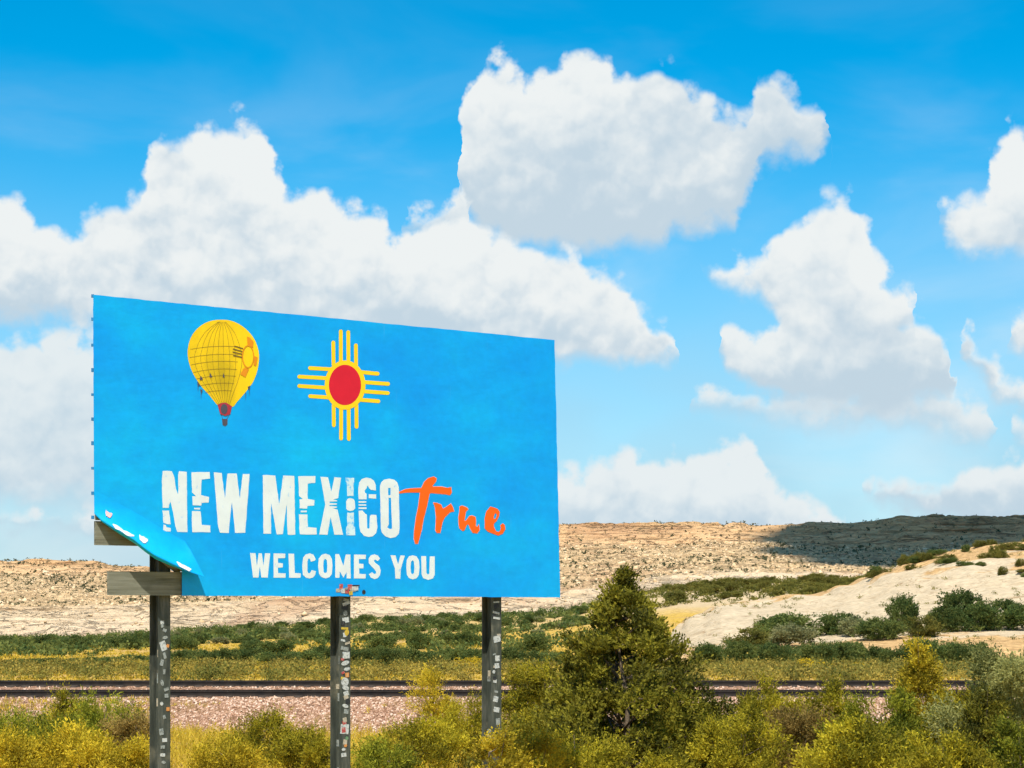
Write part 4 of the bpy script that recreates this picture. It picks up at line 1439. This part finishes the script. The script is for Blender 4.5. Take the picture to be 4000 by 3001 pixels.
# the vinyl sheet with its torn, billowing lower left corner
crease = [(203, 1058), (226, 1070), (250, 1084), (275, 1098), (300, 1112), (325, 1127), (350, 1142), (376, 1157), (400, 1170), (411, 1188), (424, 1212), (441, 1246)]
edge = [(203.5, 1110), (218, 1124), (240, 1138), (264, 1152), (288, 1166), (310, 1184), (332, 1200), (360, 1214), (388, 1227), (408, 1235), (424, 1240.5), (442, 1247)]
co_ = [0, 0, 0, 0, 0, 0, 0, 0, 0.0, 0.045, 0.085, 0.13]
eo_ = [0.015, 0.07, 0.13, 0.18, 0.21, 0.23, 0.24, 0.235, 0.22, 0.19, 0.165, 0.135]
vv, ff = [], []
outline = [(201, 637), (430, 660), (700, 686), (960, 711.5), (1198, 735), (1202, 920), (1206, 1100), (1210, 1291), (1000, 1290), (700, 1288.5), (393, 1287.5), (393, 1232)] + crease[8::-1] + [(202, 850)]
orng = random.Random(4)
out2 = []
for i in range(len(outline)):
    (xa, ya), (xb, yb) = outline[i], outline[(i + 1) % len(outline)]
    n_ = max(1, int(math.hypot(xb - xa, yb - ya) / 16)) if i < 10 or i >= len(outline) - 1 else 1
    for k in range(n_):
        j = 0.55 if k else 0.0
        out2.append((xa + (xb - xa) * k / n_ + orng.uniform(-j, j), ya + (yb - ya) * k / n_ + orng.uniform(-j, j)))
base = [onb(x, y) for x, y in out2]
tri = tessellate_polygon([[Vector(((p - P0).dot(E), p.z, 0)) for p in base]])
vv += base
for t in tri:
    a, b, c = (base[q] for q in t)
    ff.append(t if (b - a).cross(c - a).dot(N) > 0 else (t[0], t[2], t[1]))
b0 = len(vv); NW = 12
L = len(crease)


def flap(q, w):
    (cx_, cy_), (ex, ey) = crease[q], edge[q]
    f_ = 0.25 * w + 0.75 * w ** 2.4
    wr = 0.010 * math.sin(q * 1.9 + w * 5.0) * w * (1 - w) * 4 + 0.012 * math.sin(q * 3.1 + 1.0) * w * w
    if q in (0, L - 1): wr = 0.0
    return cx_ + (ex - cx_) * w, cy_ + (ey - cy_) * w, co_[q] + (eo_[q] - co_[q]) * f_ + wr


for j in range(NW + 1):
    for q in range(L):
        vv.append(onb(*flap(q, j / NW)))
# the rest of the corner is folded back under the edge
for q, ((ex, ey), e0) in enumerate(zip(edge, eo_)):
    k_ = math.sin(math.pi * min(1, q / 9.0)) if q < 10 else 0
    vv.append(onb(ex + 4 * k_, ey + 9 * k_ + 0.3, max(0.02, e0 - 0.13 * k_)))
for j in range(NW + 1):
    for q in range(L - 1):
        a = b0 + j * L + q
        ff.append((a, a + L, a + L + 1, a + 1))
vin = bmesh_obj('vinyl_sheet', vv, ff, M['vinyl'], BR, False)
for pgn in list(vin.data.polygons)[len(tri):]:
    pgn.use_smooth = True
vin['label'] = 'bright blue printed vinyl sheet, torn and curling at its lower left corner'

# hooks along the left edge
hrng = random.Random(9)
for y in (640, 690, 746, 800, 853, 906, 958, 1012, 1066, 1118):
    p = onb(200.3, y, -0.02)
    v_, f_ = box_np((0, 0, 0), (0.032, 0.03, 0.03 + 0.02 * hrng.random()), None)
    bmesh_obj('hook', [p + Vector(q) for q in v_], f_.tolist(), M['rubber'], BR)

# ------------------------------------------------------------------ print: lettering
def c1(p): return ((600 + p[0] / 4.0218) * 0.553, (1800 + p[1] / 4.0218) * 0.553)
def c2(p): return ((1100 + p[0] / 4.0218) * 0.553, (1800 + p[1] / 4.0218) * 0.553)
def c3(p): return ((940 + p[0] / 2.8359) * 0.553, (2130 + p[1] / 2.8359) * 0.553)
def c4(p): return ((1500 + p[0] / 2.912) * 0.553, (1780 + p[1] / 2.912) * 0.553)
def c5(p): return ((680 + p[0] / 2.5136) * 0.553, (1220 + p[1] / 2.5136) * 0.553)


def rect(x0, y0, x1, y1): return [(x0, y0), (x1, y0), (x1, y1), (x0, y1)]


def rough(pts, cv, amp=0.45, step=7.0, r_=random.Random(2)):
    """the printed edges are slightly ragged"""
    q = [cv(p) for p in pts]
    out = []
    for i in range(len(q)):
        a, b = Vector(q[i]), Vector(q[(i + 1) % len(q)])
        n_ = max(1, int((b - a).length / step))
        for k in range(n_):
            p = a + (b - a) * k / n_
            out.append((p.x + r_.uniform(-amp, amp), p.y + r_.uniform(-amp, amp)))
    return out


def letter(polys, cv, material, off, parent, name='letter', amp=0.4):
    """one letter: several islands of one glyph, each maybe with holes -> one mesh"""
    V, Fc = [], []
    for item in polys:
        outer, holes = item if isinstance(item, tuple) and isinstance(item[0], list) else (item, [])
        loops = [rough(outer, cv, amp)] + [rough(h, cv, amp * 0.6) for h in holes]
        k0 = len(V)
        vv_ = [onb(x, y, off * 0.45) for lp in loops for (x, y) in lp]
        bs, k = [], 0
        for lp in loops:
            bs.append([Vector(((vv_[k + q] - P0).dot(E), vv_[k + q].z, 0)) for q in range(len(lp))]); k += len(lp)
        for t in tessellate_polygon(bs):
            a, b, c = (vv_[q] for q in t)
            t = t if (b - a).cross(c - a).dot(N) > 0 else (t[0], t[2], t[1])
            Fc.append(tuple(q + k0 for q in t))
        V += vv_
    return bmesh_obj(name, V, Fc, material, parent)


LET1 = {
    'N': [[(140, 160), (285, 165), (325, 260), (350, 440), (380, 530), (390, 440), (385, 230), (400, 170), (520, 175), (530, 1125), (370, 1120), (345, 1040), (300, 800), (265, 640), (245, 700), (235, 745), (145, 740), (130, 330)],
          [(140, 785), (245, 785), (265, 1000), (215, 1000), (155, 980)], [(155, 1005), (190, 1015), (205, 1050), (270, 1060), (270, 1115), (155, 1115)]],
    'E': [[(595, 180), (880, 180), (890, 285), (755, 300), (745, 540), (870, 570), (865, 660), (755, 665), (750, 710), (615, 700), (605, 560), (670, 560), (605, 500)],
          [(635, 740), (735, 740), (730, 770), (640, 765)], [(600, 795), (740, 795), (755, 1010), (890, 1020), (890, 1125), (605, 1125)]],
    'W': [[(945, 185), (1070, 195), (1120, 590), (1160, 200), (1305, 205), (1355, 590), (1400, 210), (1510, 210), (1440, 1135), (1280, 1135), (1230, 650), (1180, 1135), (1040, 1135), (1010, 1000)]],
    'M': [[(1715, 225), (1910, 235), (1975, 690), (2035, 235), (2211, 240), (2226, 1165), (2106, 1165), (2090, 690), (2030, 1155), (1935, 1160), (1845, 660), (1845, 1150), (1725, 1150)]],
}
for k in 'NEWM':
    letter(LET1[k], c1, M['white'], 0.004, vin)
LET2 = {
    'E': [[(262, 245), (530, 245), (530, 350), (410, 360), (408, 600), (515, 620), (510, 705), (410, 715), (400, 755), (285, 750), (280, 610), (335, 605), (275, 555)],
          [(300, 785), (395, 785), (395, 815), (300, 815)], [(272, 845), (405, 845), (415, 1045), (550, 1055), (550, 1160), (285, 1160)]],
    'X': [[(610, 255), (730, 262), (780, 490), (830, 262), (935, 270), (888, 590), (810, 612), (872, 625), (870, 640), (755, 645), (755, 665), (870, 675), (868, 692), (750, 700), (752, 715), (870, 722), (868, 740), (800, 748), (880, 770),
           (965, 1165), (830, 1165), (770, 890), (720, 1165), (590, 1160), (685, 690), (665, 560)]],
    'C': [[(1205, 430), (1220, 340), (1260, 290), (1330, 268), (1400, 280), (1450, 315), (1480, 380), (1480, 470), (1400, 460), (1375, 430), (1350, 390), (1330, 440), (1305, 470), (1310, 505), (1335, 520), (1335, 610), (1210, 610), (1205, 500)],
          [(1370, 530), (1485, 530), (1485, 600), (1370, 590)], rect(1210, 638, 1330, 662), rect(1210, 688, 1330, 710), rect(1210, 735, 1335, 760),
          [(1210, 790), (1270, 785), (1310, 830), (1340, 850), (1345, 1060), (1365, 1072), (1380, 1060), (1385, 870), (1410, 850), (1490, 855), (1505, 1050), (1485, 1140), (1430, 1190), (1370, 1200), (1300, 1185), (1240, 1120), (1220, 1040)]],
    'O': [([(1545, 400), (1565, 340), (1610, 300), (1690, 285), (1770, 300), (1815, 340), (1840, 420), (1855, 1060), (1840, 1150), (1790, 1200), (1710, 1220), (1630, 1190), (1575, 1130), (1560, 1060)],
           [[(1675, 430), (1712, 430), (1712, 540), (1675, 545)], [(1680, 585), (1718, 585), (1735, 1070), (1700, 1075), (1660, 1050), (1685, 1000)]])],
}
letter(LET2['E'], c2, M['white'], 0.004, vin)
letter(LET2['X'], c2, M['white'], 0.004, vin, amp=0.2)
io = letter([[(1005, 270), (1140, 270), (1140, 340), (1130, 350), (1130, 560), (1080, 555), (1030, 560), (1025, 345), (1005, 330)],
             [(1030, 815), (1080, 825), (1135, 815), (1140, 1030), (1155, 1040), (1155, 1175), (1015, 1170), (1015, 1045), (1030, 1030)]], c2, M['white_worn'], 0.004, vin)
io['label'] = 'worn pale letter I with a round gap in the middle'
letter([[(1015, 640), (1040, 600), (1080, 590), (1130, 605), (1152, 640), (1155, 750), (1130, 780), (1080, 795), (1035, 780), (1015, 750)]], c2, M['white'], 0.004, vin, 'letter_dot', 0.2)
letter(LET2['C'], c2, M['white'], 0.004, vin, amp=0.2)
letter(LET2['O'], c2, M['white'], 0.004, vin, amp=0.25)
TRUE = [
    [[(170, 415), (240, 385), (300, 375), (425, 370), (460, 300), (500, 260), (565, 240), (600, 260), (590, 300), (550, 345), (560, 355), (660, 355), (720, 370), (765, 360), (770, 420), (750, 450), (700, 440), (640, 435), (530, 425), (515, 440),
      (490, 570), (450, 720), (430, 840), (395, 970), (385, 1005), (355, 1005), (340, 950), (345, 850), (365, 700), (390, 580), (410, 420), (270, 420), (175, 430)]],
    [[(560, 535), (600, 540), (650, 560), (670, 605), (700, 590), (760, 548), (785, 590), (798, 635), (750, 645), (690, 705), (665, 760), (645, 850), (640, 880), (600, 880), (585, 850), (592, 700), (580, 590)]],
    [[(860, 580), (890, 570), (940, 590), (960, 610), (930, 640), (915, 740), (930, 745), (970, 690), (1000, 683), (1040, 700), (1045, 740), (1045, 800), (1060, 815), (1080, 780), (1088, 850), (1060, 885), (1010, 880), (985, 840), (960, 780), (940, 790),
      (915, 850), (895, 858), (860, 830), (850, 790), (848, 700), (860, 640)]],
    [([(1210, 580), (1290, 605), (1315, 640), (1310, 690), (1280, 750), (1250, 775), (1250, 810), (1275, 860), (1300, 870), (1320, 855), (1330, 820), (1320, 795), (1350, 770), (1375, 790), (1380, 840), (1350, 890), (1300, 912), (1240, 890), (1180, 865), (1145, 830),
       (1145, 720), (1160, 640)], [[(1265, 655), (1285, 670), (1270, 720), (1250, 720), (1250, 690)]])],
]


def grow(pl, d):
    """outline pushed outwards by d (photo units of its crop)"""
    out = []
    n_ = len(pl)
    area = sum(pl[i][0] * pl[(i + 1) % n_][1] - pl[(i + 1) % n_][0] * pl[i][1] for i in range(n_))
    sg = 1 if area > 0 else -1
    for i in range(n_):
        a, b, c = Vector(pl[i - 1]), Vector(pl[i]), Vector(pl[(i + 1) % n_])
        t1 = (b - a).normalized(); t2 = (c - b).normalized()
        nn_ = Vector((t1.y + t2.y, -t1.x - t2.x)) * sg
        if nn_.length < 1e-4: nn_ = Vector((t1.y, -t1.x)) * sg
        out.append(tuple(b + nn_.normalized() * d))
    return out


for pl in TRUE:
    o_ = pl[0][0] if isinstance(pl[0], tuple) else pl[0]
    lt = letter(pl, c4, M['orange'], 0.008, vin, amp=0.3)
    lt['label'] = 'hand-brushed orange letter with a thin pale rim'
    if o_ is not TRUE[3][0][0]:
        letter([grow(o_, 4.0)], c4, M['orange_rim'], 0.0045, vin, 'letter_rim', 0.2)
WY = [
    [[(105, 88), (165, 90), (180, 230), (200, 90), (235, 92), (252, 230), (270, 90), (328, 92), (300, 360), (230, 360), (213, 235), (198, 360), (138, 360)]],
    [[(365, 92), (495, 95), (492, 145), (415, 145), (413, 195), (470, 205), (465, 248), (413, 250), (415, 310), (500, 315), (497, 362), (365, 362)]],
    [[(530, 95), (592, 97), (600, 310), (668, 315), (663, 362), (538, 362)]],
    [[(830, 150), (828, 170), (780, 185), (765, 150), (750, 150), (740, 180), (740, 290), (750, 312), (770, 310), (785, 278), (835, 290), (825, 330), (800, 360), (765, 370), (725, 362), (690, 330), (682, 230), (692, 140), (720, 105), (765, 92), (805, 105)]],
    [([(940, 95), (985, 110), (1010, 150), (1018, 230), (1010, 320), (985, 355), (940, 370), (895, 355), (868, 320), (858, 230), (865, 150), (895, 110)], [[(938, 150), (955, 170), (960, 230), (955, 300), (935, 312), (920, 300), (915, 230), (920, 170)]])],
    [[(1048, 100), (1090, 100), (1138, 230), (1165, 105), (1215, 105), (1220, 370), (1175, 370), (1172, 300), (1138, 362), (1098, 290), (1095, 362), (1048, 362)]],
    [[(1255, 105), (1388, 107), (1385, 155), (1310, 155), (1310, 205), (1362, 210), (1360, 258), (1312, 258), (1315, 318), (1388, 322), (1385, 370), (1255, 370)]],
    [[(1545, 150), (1520, 178), (1490, 158), (1475, 175), (1495, 200), (1535, 230), (1552, 280), (1545, 330), (1520, 365), (1485, 378), (1445, 362), (1420, 325), (1455, 300), (1480, 320), (1500, 315), (1500, 290), (1450, 235), (1420, 200), (1418, 150), (1440, 115), (1480, 102), (1520, 115)]],
    [[(1660, 112), (1715, 114), (1745, 215), (1770, 115), (1820, 117), (1775, 260), (1768, 372), (1715, 372), (1708, 260)]],
    [([(1905, 112), (1950, 125), (1975, 170), (1982, 245), (1975, 330), (1950, 368), (1905, 380), (1865, 365), (1842, 330), (1835, 245), (1840, 165), (1865, 125)], [[(1905, 165), (1920, 185), (1925, 245), (1920, 310), (1903, 325), (1888, 310), (1882, 245), (1888, 185)]])],
    [[(2000, 122), (2055, 122), (2058, 310), (2075, 328), (2090, 315), (2095, 125), (2150, 125), (2150, 330), (2130, 370), (2080, 385), (2025, 368), (2005, 330)]],
]
for pl in WY:
    letter(pl, c3, M['white'], 0.004, vin, amp=0.15)

# ------------------------------------------------------------------ print: sun symbol
def ell(cx, cy, rx, ry, n_=40): return [(cx + rx * math.cos(2 * math.pi * k / n_), cy + ry * math.sin(2 * math.pi * k / n_)) for k in range(n_)]


def bar(a, b, th):
    a, b = Vector(a), Vector(b)
    t = (b - a).normalized(); nrm_ = Vector((-t.y, t.x)) * th / 2
    out = [tuple(a + nrm_), tuple(a + nrm_ * 0.5 - t * th * 0.35), tuple(a - nrm_ * 0.5 - t * th * 0.35), tuple(a - nrm_)]
    return out + [tuple(b - nrm_), tuple(b - nrm_ * 0.5 + t * th * 0.35), tuple(b + nrm_ * 0.5 + t * th * 0.35), tuple(b + nrm_)]


rays = [((1563, 295), (1566, 520)), ((1637, 185), (1638, 500)), ((1710, 192), (1712, 500)), ((1785, 322), (1787, 530)),
        ((1567, 910), (1569, 1115)), ((1640, 940), (1640, 1245)), ((1714, 945), (1716, 1250)), ((1790, 910), (1792, 1130)),
        ((1330, 549), (1535, 561)), ((1225, 633), (1500, 649)), ((1225, 725), (1500, 743)), ((1332, 825), (1540, 839)),
        ((1825, 588), (2002, 605)), ((1855, 687), (2105, 705)), ((1855, 777), (2102, 795)), ((1830, 861), (2010, 875))]
for k, (a, b) in enumerate(rays):
    poly('sun_ray', bar(a, b, 37), 0.004 + 0.0001 * k, M['sun_yellow'], vin, cv=c5)
poly('sun_ring', ell(1679, 716, 200, 242), 0.0075, M['sun_yellow'], vin, [ell(1678, 715, 157, 197)[::-1]], cv=c5)
poly('sun_disc', ell(1678, 715, 158, 198), 0.0105, M['sun_red'], vin, cv=c5)

# ------------------------------------------------------------------ print: balloon
OUT = [(480, 75), (560, 85), (650, 125), (730, 190), (790, 270), (825, 360), (835, 440), (825, 540), (800, 630), (760, 710), (690, 800), (620, 880), (575, 930), (500, 925), (430, 915), (340, 810), (260, 720), (190, 610), (150, 510), (133, 420), (140, 330), (170, 240), (230, 160), (310, 105), (390, 80)]
# smooth outline, then rings towards the middle: the print's own light and dark sits in an attribute
Osm = []
for i in range(len(OUT)):
    p0, p1, p2, p3 = (np.array(OUT[(i + q) % len(OUT)], float) for q in (-1, 0, 1, 2))
    for k in range(4):
        t = k / 4
        Osm.append(0.5 * ((2 * p1) + (-p0 + p2) * t + (2 * p0 - 5 * p1 + 4 * p2 - p3) * t * t + (-p0 + 3 * p1 - 3 * p2 + p3) * t ** 3))
Osm = np.array(Osm)
cen = np.array([480, 430.0])
V, Fc, T = [], [], []
NR = 14; no = len(Osm)
for j in range(NR + 1):
    for q in range(no):
        p = cen + (Osm[q] - cen) * (j / NR)
        V.append(onb(*c5(p), 0.0018))
        x, y = p
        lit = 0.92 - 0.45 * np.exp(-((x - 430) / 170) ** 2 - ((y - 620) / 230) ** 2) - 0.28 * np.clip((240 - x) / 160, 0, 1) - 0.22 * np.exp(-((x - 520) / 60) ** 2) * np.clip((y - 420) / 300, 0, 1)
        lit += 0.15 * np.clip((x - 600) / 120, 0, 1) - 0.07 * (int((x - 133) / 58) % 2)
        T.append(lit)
for j in range(NR):
    for q in range(no):
        a = j * no + q; b = j * no + (q + 1) % no
        Fc.append((a, a + no, b + no, b) if j else (a, a + no, b + no))
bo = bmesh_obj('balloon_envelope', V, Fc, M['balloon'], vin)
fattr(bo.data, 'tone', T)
ap, bt = np.array([478.0, 78]), np.array([500.0, 925])
lines = []
for xm in (190, 250, 310, 370, 425, 480, 540, 600, 660):                 # gores
    k = (xm - 480) / 350
    pts = []
    for s_ in np.linspace(0.02, 0.98, 16):
        c_ = ap + (bt - ap) * s_
        wd_ = np.interp(s_, [0, 0.12, 0.25, 0.42, 0.55, 0.70, 0.85, 1.0], [20, 200, 290, 350, 335, 265, 165, 72])
        pts.append((c_[0] + k * wd_, c_[1]))
    lines.append(pts)
for (yc, hw, sag) in ((350, 340, 36), (430, 347, 40), (500, 335, 44), (575, 312, 44), (640, 285, 40), (710, 245, 34), (780, 190, 26)):
    lines.append([(486 + hw * q, yc + sag * (q * q - 0.45) * 0.9) for q in np.linspace(-0.96, 0.42, 12)])
for k, pts in enumerate(lines):
    th = 1.3 if k < 9 else 1.6
    L_, R_ = [], []
    for q in range(len(pts)):
        a = np.array(pts[max(q - 1, 0)]); b = np.array(pts[min(q + 1, len(pts) - 1)])
        d_ = (b - a) / (np.linalg.norm(b - a) + 1e-9); nn_ = np.array([-d_[1], d_[0]]) * th
        L_.append(tuple(np.array(pts[q]) + nn_)); R_.append(tuple(np.array(pts[q]) - nn_))
    poly('balloon_seam', L_ + R_[::-1], 0.0065 + 0.0002 * k, M['dark_line'], vin, cv=c5)
poly('balloon_emblem_ring', ell(727, 437, 60, 113, 28), 0.0125, M['burnt'], vin, [ell(727, 437, 50, 102, 28)[::-1]], cv=c5)
for k, (a, b) in enumerate((((598, 335), (675, 358)), ((580, 362), (668, 386)), ((578, 392), (664, 412)), ((584, 426), (664, 443)))):
    poly('balloon_emblem_ray', bar(a, b, 11), 0.0127 + k * 1e-4, M['dark_line'], vin, cv=c5)
for k, q in enumerate(([(715, 240), (745, 250), (780, 290), (775, 350), (745, 330), (722, 325)], [(790, 430), (820, 445), (805, 530), (782, 520)], [(690, 545), (735, 560), (700, 640), (650, 610)])):
    poly('balloon_emblem_patch', q, 0.0131 + k * 1e-4, M['burnt'], vin, cv=c5)
poly('balloon_mouth', [(428, 908), (465, 892), (510, 888), (568, 924), (552, 1000), (505, 1020), (452, 1000)], 0.0125, M['maroon'], vin, cv=c5)
poly('balloon_opening', ell(492, 952, 34, 50, 16), 0.0145, M['basket'], vin, cv=c5)
poly('balloon_basket', [(470, 1048), (525, 1048), (524, 1105), (500, 1122), (476, 1108)], 0.0055, M['basket'], vin, cv=c5)
for k, (a, b) in enumerate((((462, 1004), (478, 1050)), ((545, 1004), (518, 1050)))):
    poly('balloon_rope', bar(a, b, 4), 0.0050 + k * 1e-4, M['basket'], vin, cv=c5)
for k, q in enumerate(([(262, 625), (285, 660), (250, 670)], [(355, 595), (375, 640), (348, 640)], [(485, 600), (498, 640), (478, 640)], [(228, 680), (258, 715), (232, 725)], [(722, 735), (748, 722), (745, 750), (728, 755)],
                       [(255, 755), (282, 765), (268, 800)], [(232, 720), (238, 722), (234, 790)], [(262, 780), (268, 780), (266, 850)], [(735, 750), (742, 750), (740, 830)], [(700, 790), (706, 790), (702, 880)])):
    poly('balloon_flag', q, 0.0150 + k * 1e-4, M['basket'], vin, cv=c5)

# scuffs on the torn edge, stickers at the board's foot
def scuff(q0, q1, w0, w1, m_):
    V = []
    st = 6
    for k in range(st + 1):
        q = q0 + (q1 - q0) * k / st; i0 = min(int(q), L - 2); fr = q - i0
        for w in (w0 + 0.06 * orng.random(), w1 - 0.05 * orng.random() - (0.5 * (w1 - w0) if k in (0, st) else 0)):
            a_, b_ = flap(i0, min(w, 1)), flap(i0 + 1, min(w, 1))
            x, y, o_ = (a_[i] + (b_[i] - a_[i]) * fr for i in range(3))
            V.append(onb(x, y, o_ + 0.012))
    bmesh_obj('scuff', V, [(2 * k, 2 * k + 1, 2 * k + 3, 2 * k + 2) for k in range(st)], m_, vin)


scuff(2.1, 4.0, 0.82, 1.0, M['white']); scuff(4.4, 5.2, 0.62, 0.85, M['white']); scuff(7.7, 9.3, 0.78, 1.0, M['white'])
scuff(1.3, 1.9, 0.50, 0.74, M['orange_rim'])
for k, (x, y, w, h, m_) in enumerate(((731, 1276, 10, 8, 7), (737, 1268, 8, 12, 4), (743, 1277, 12, 10, 0), (750, 1279, 9, 7, 4), (756, 1269, 10, 12, 4), (762, 1275, 12, 6, 7), (767, 1271, 14, 10, 0), (769, 1265.5, 16, 3, 5), (758, 1282, 8, 8, 2), (748, 1272, 6, 5, 1))):
    poly('sticker', rect(x - w / 2, y - h / 2, x + w / 2, y + h / 2), 0.006 + 0.002 * k, STK[m_], vin)
poly('hole_mark', ell(786, 1279.5, 4.0, 5.0, 12), 0.005, STK[5], vin)
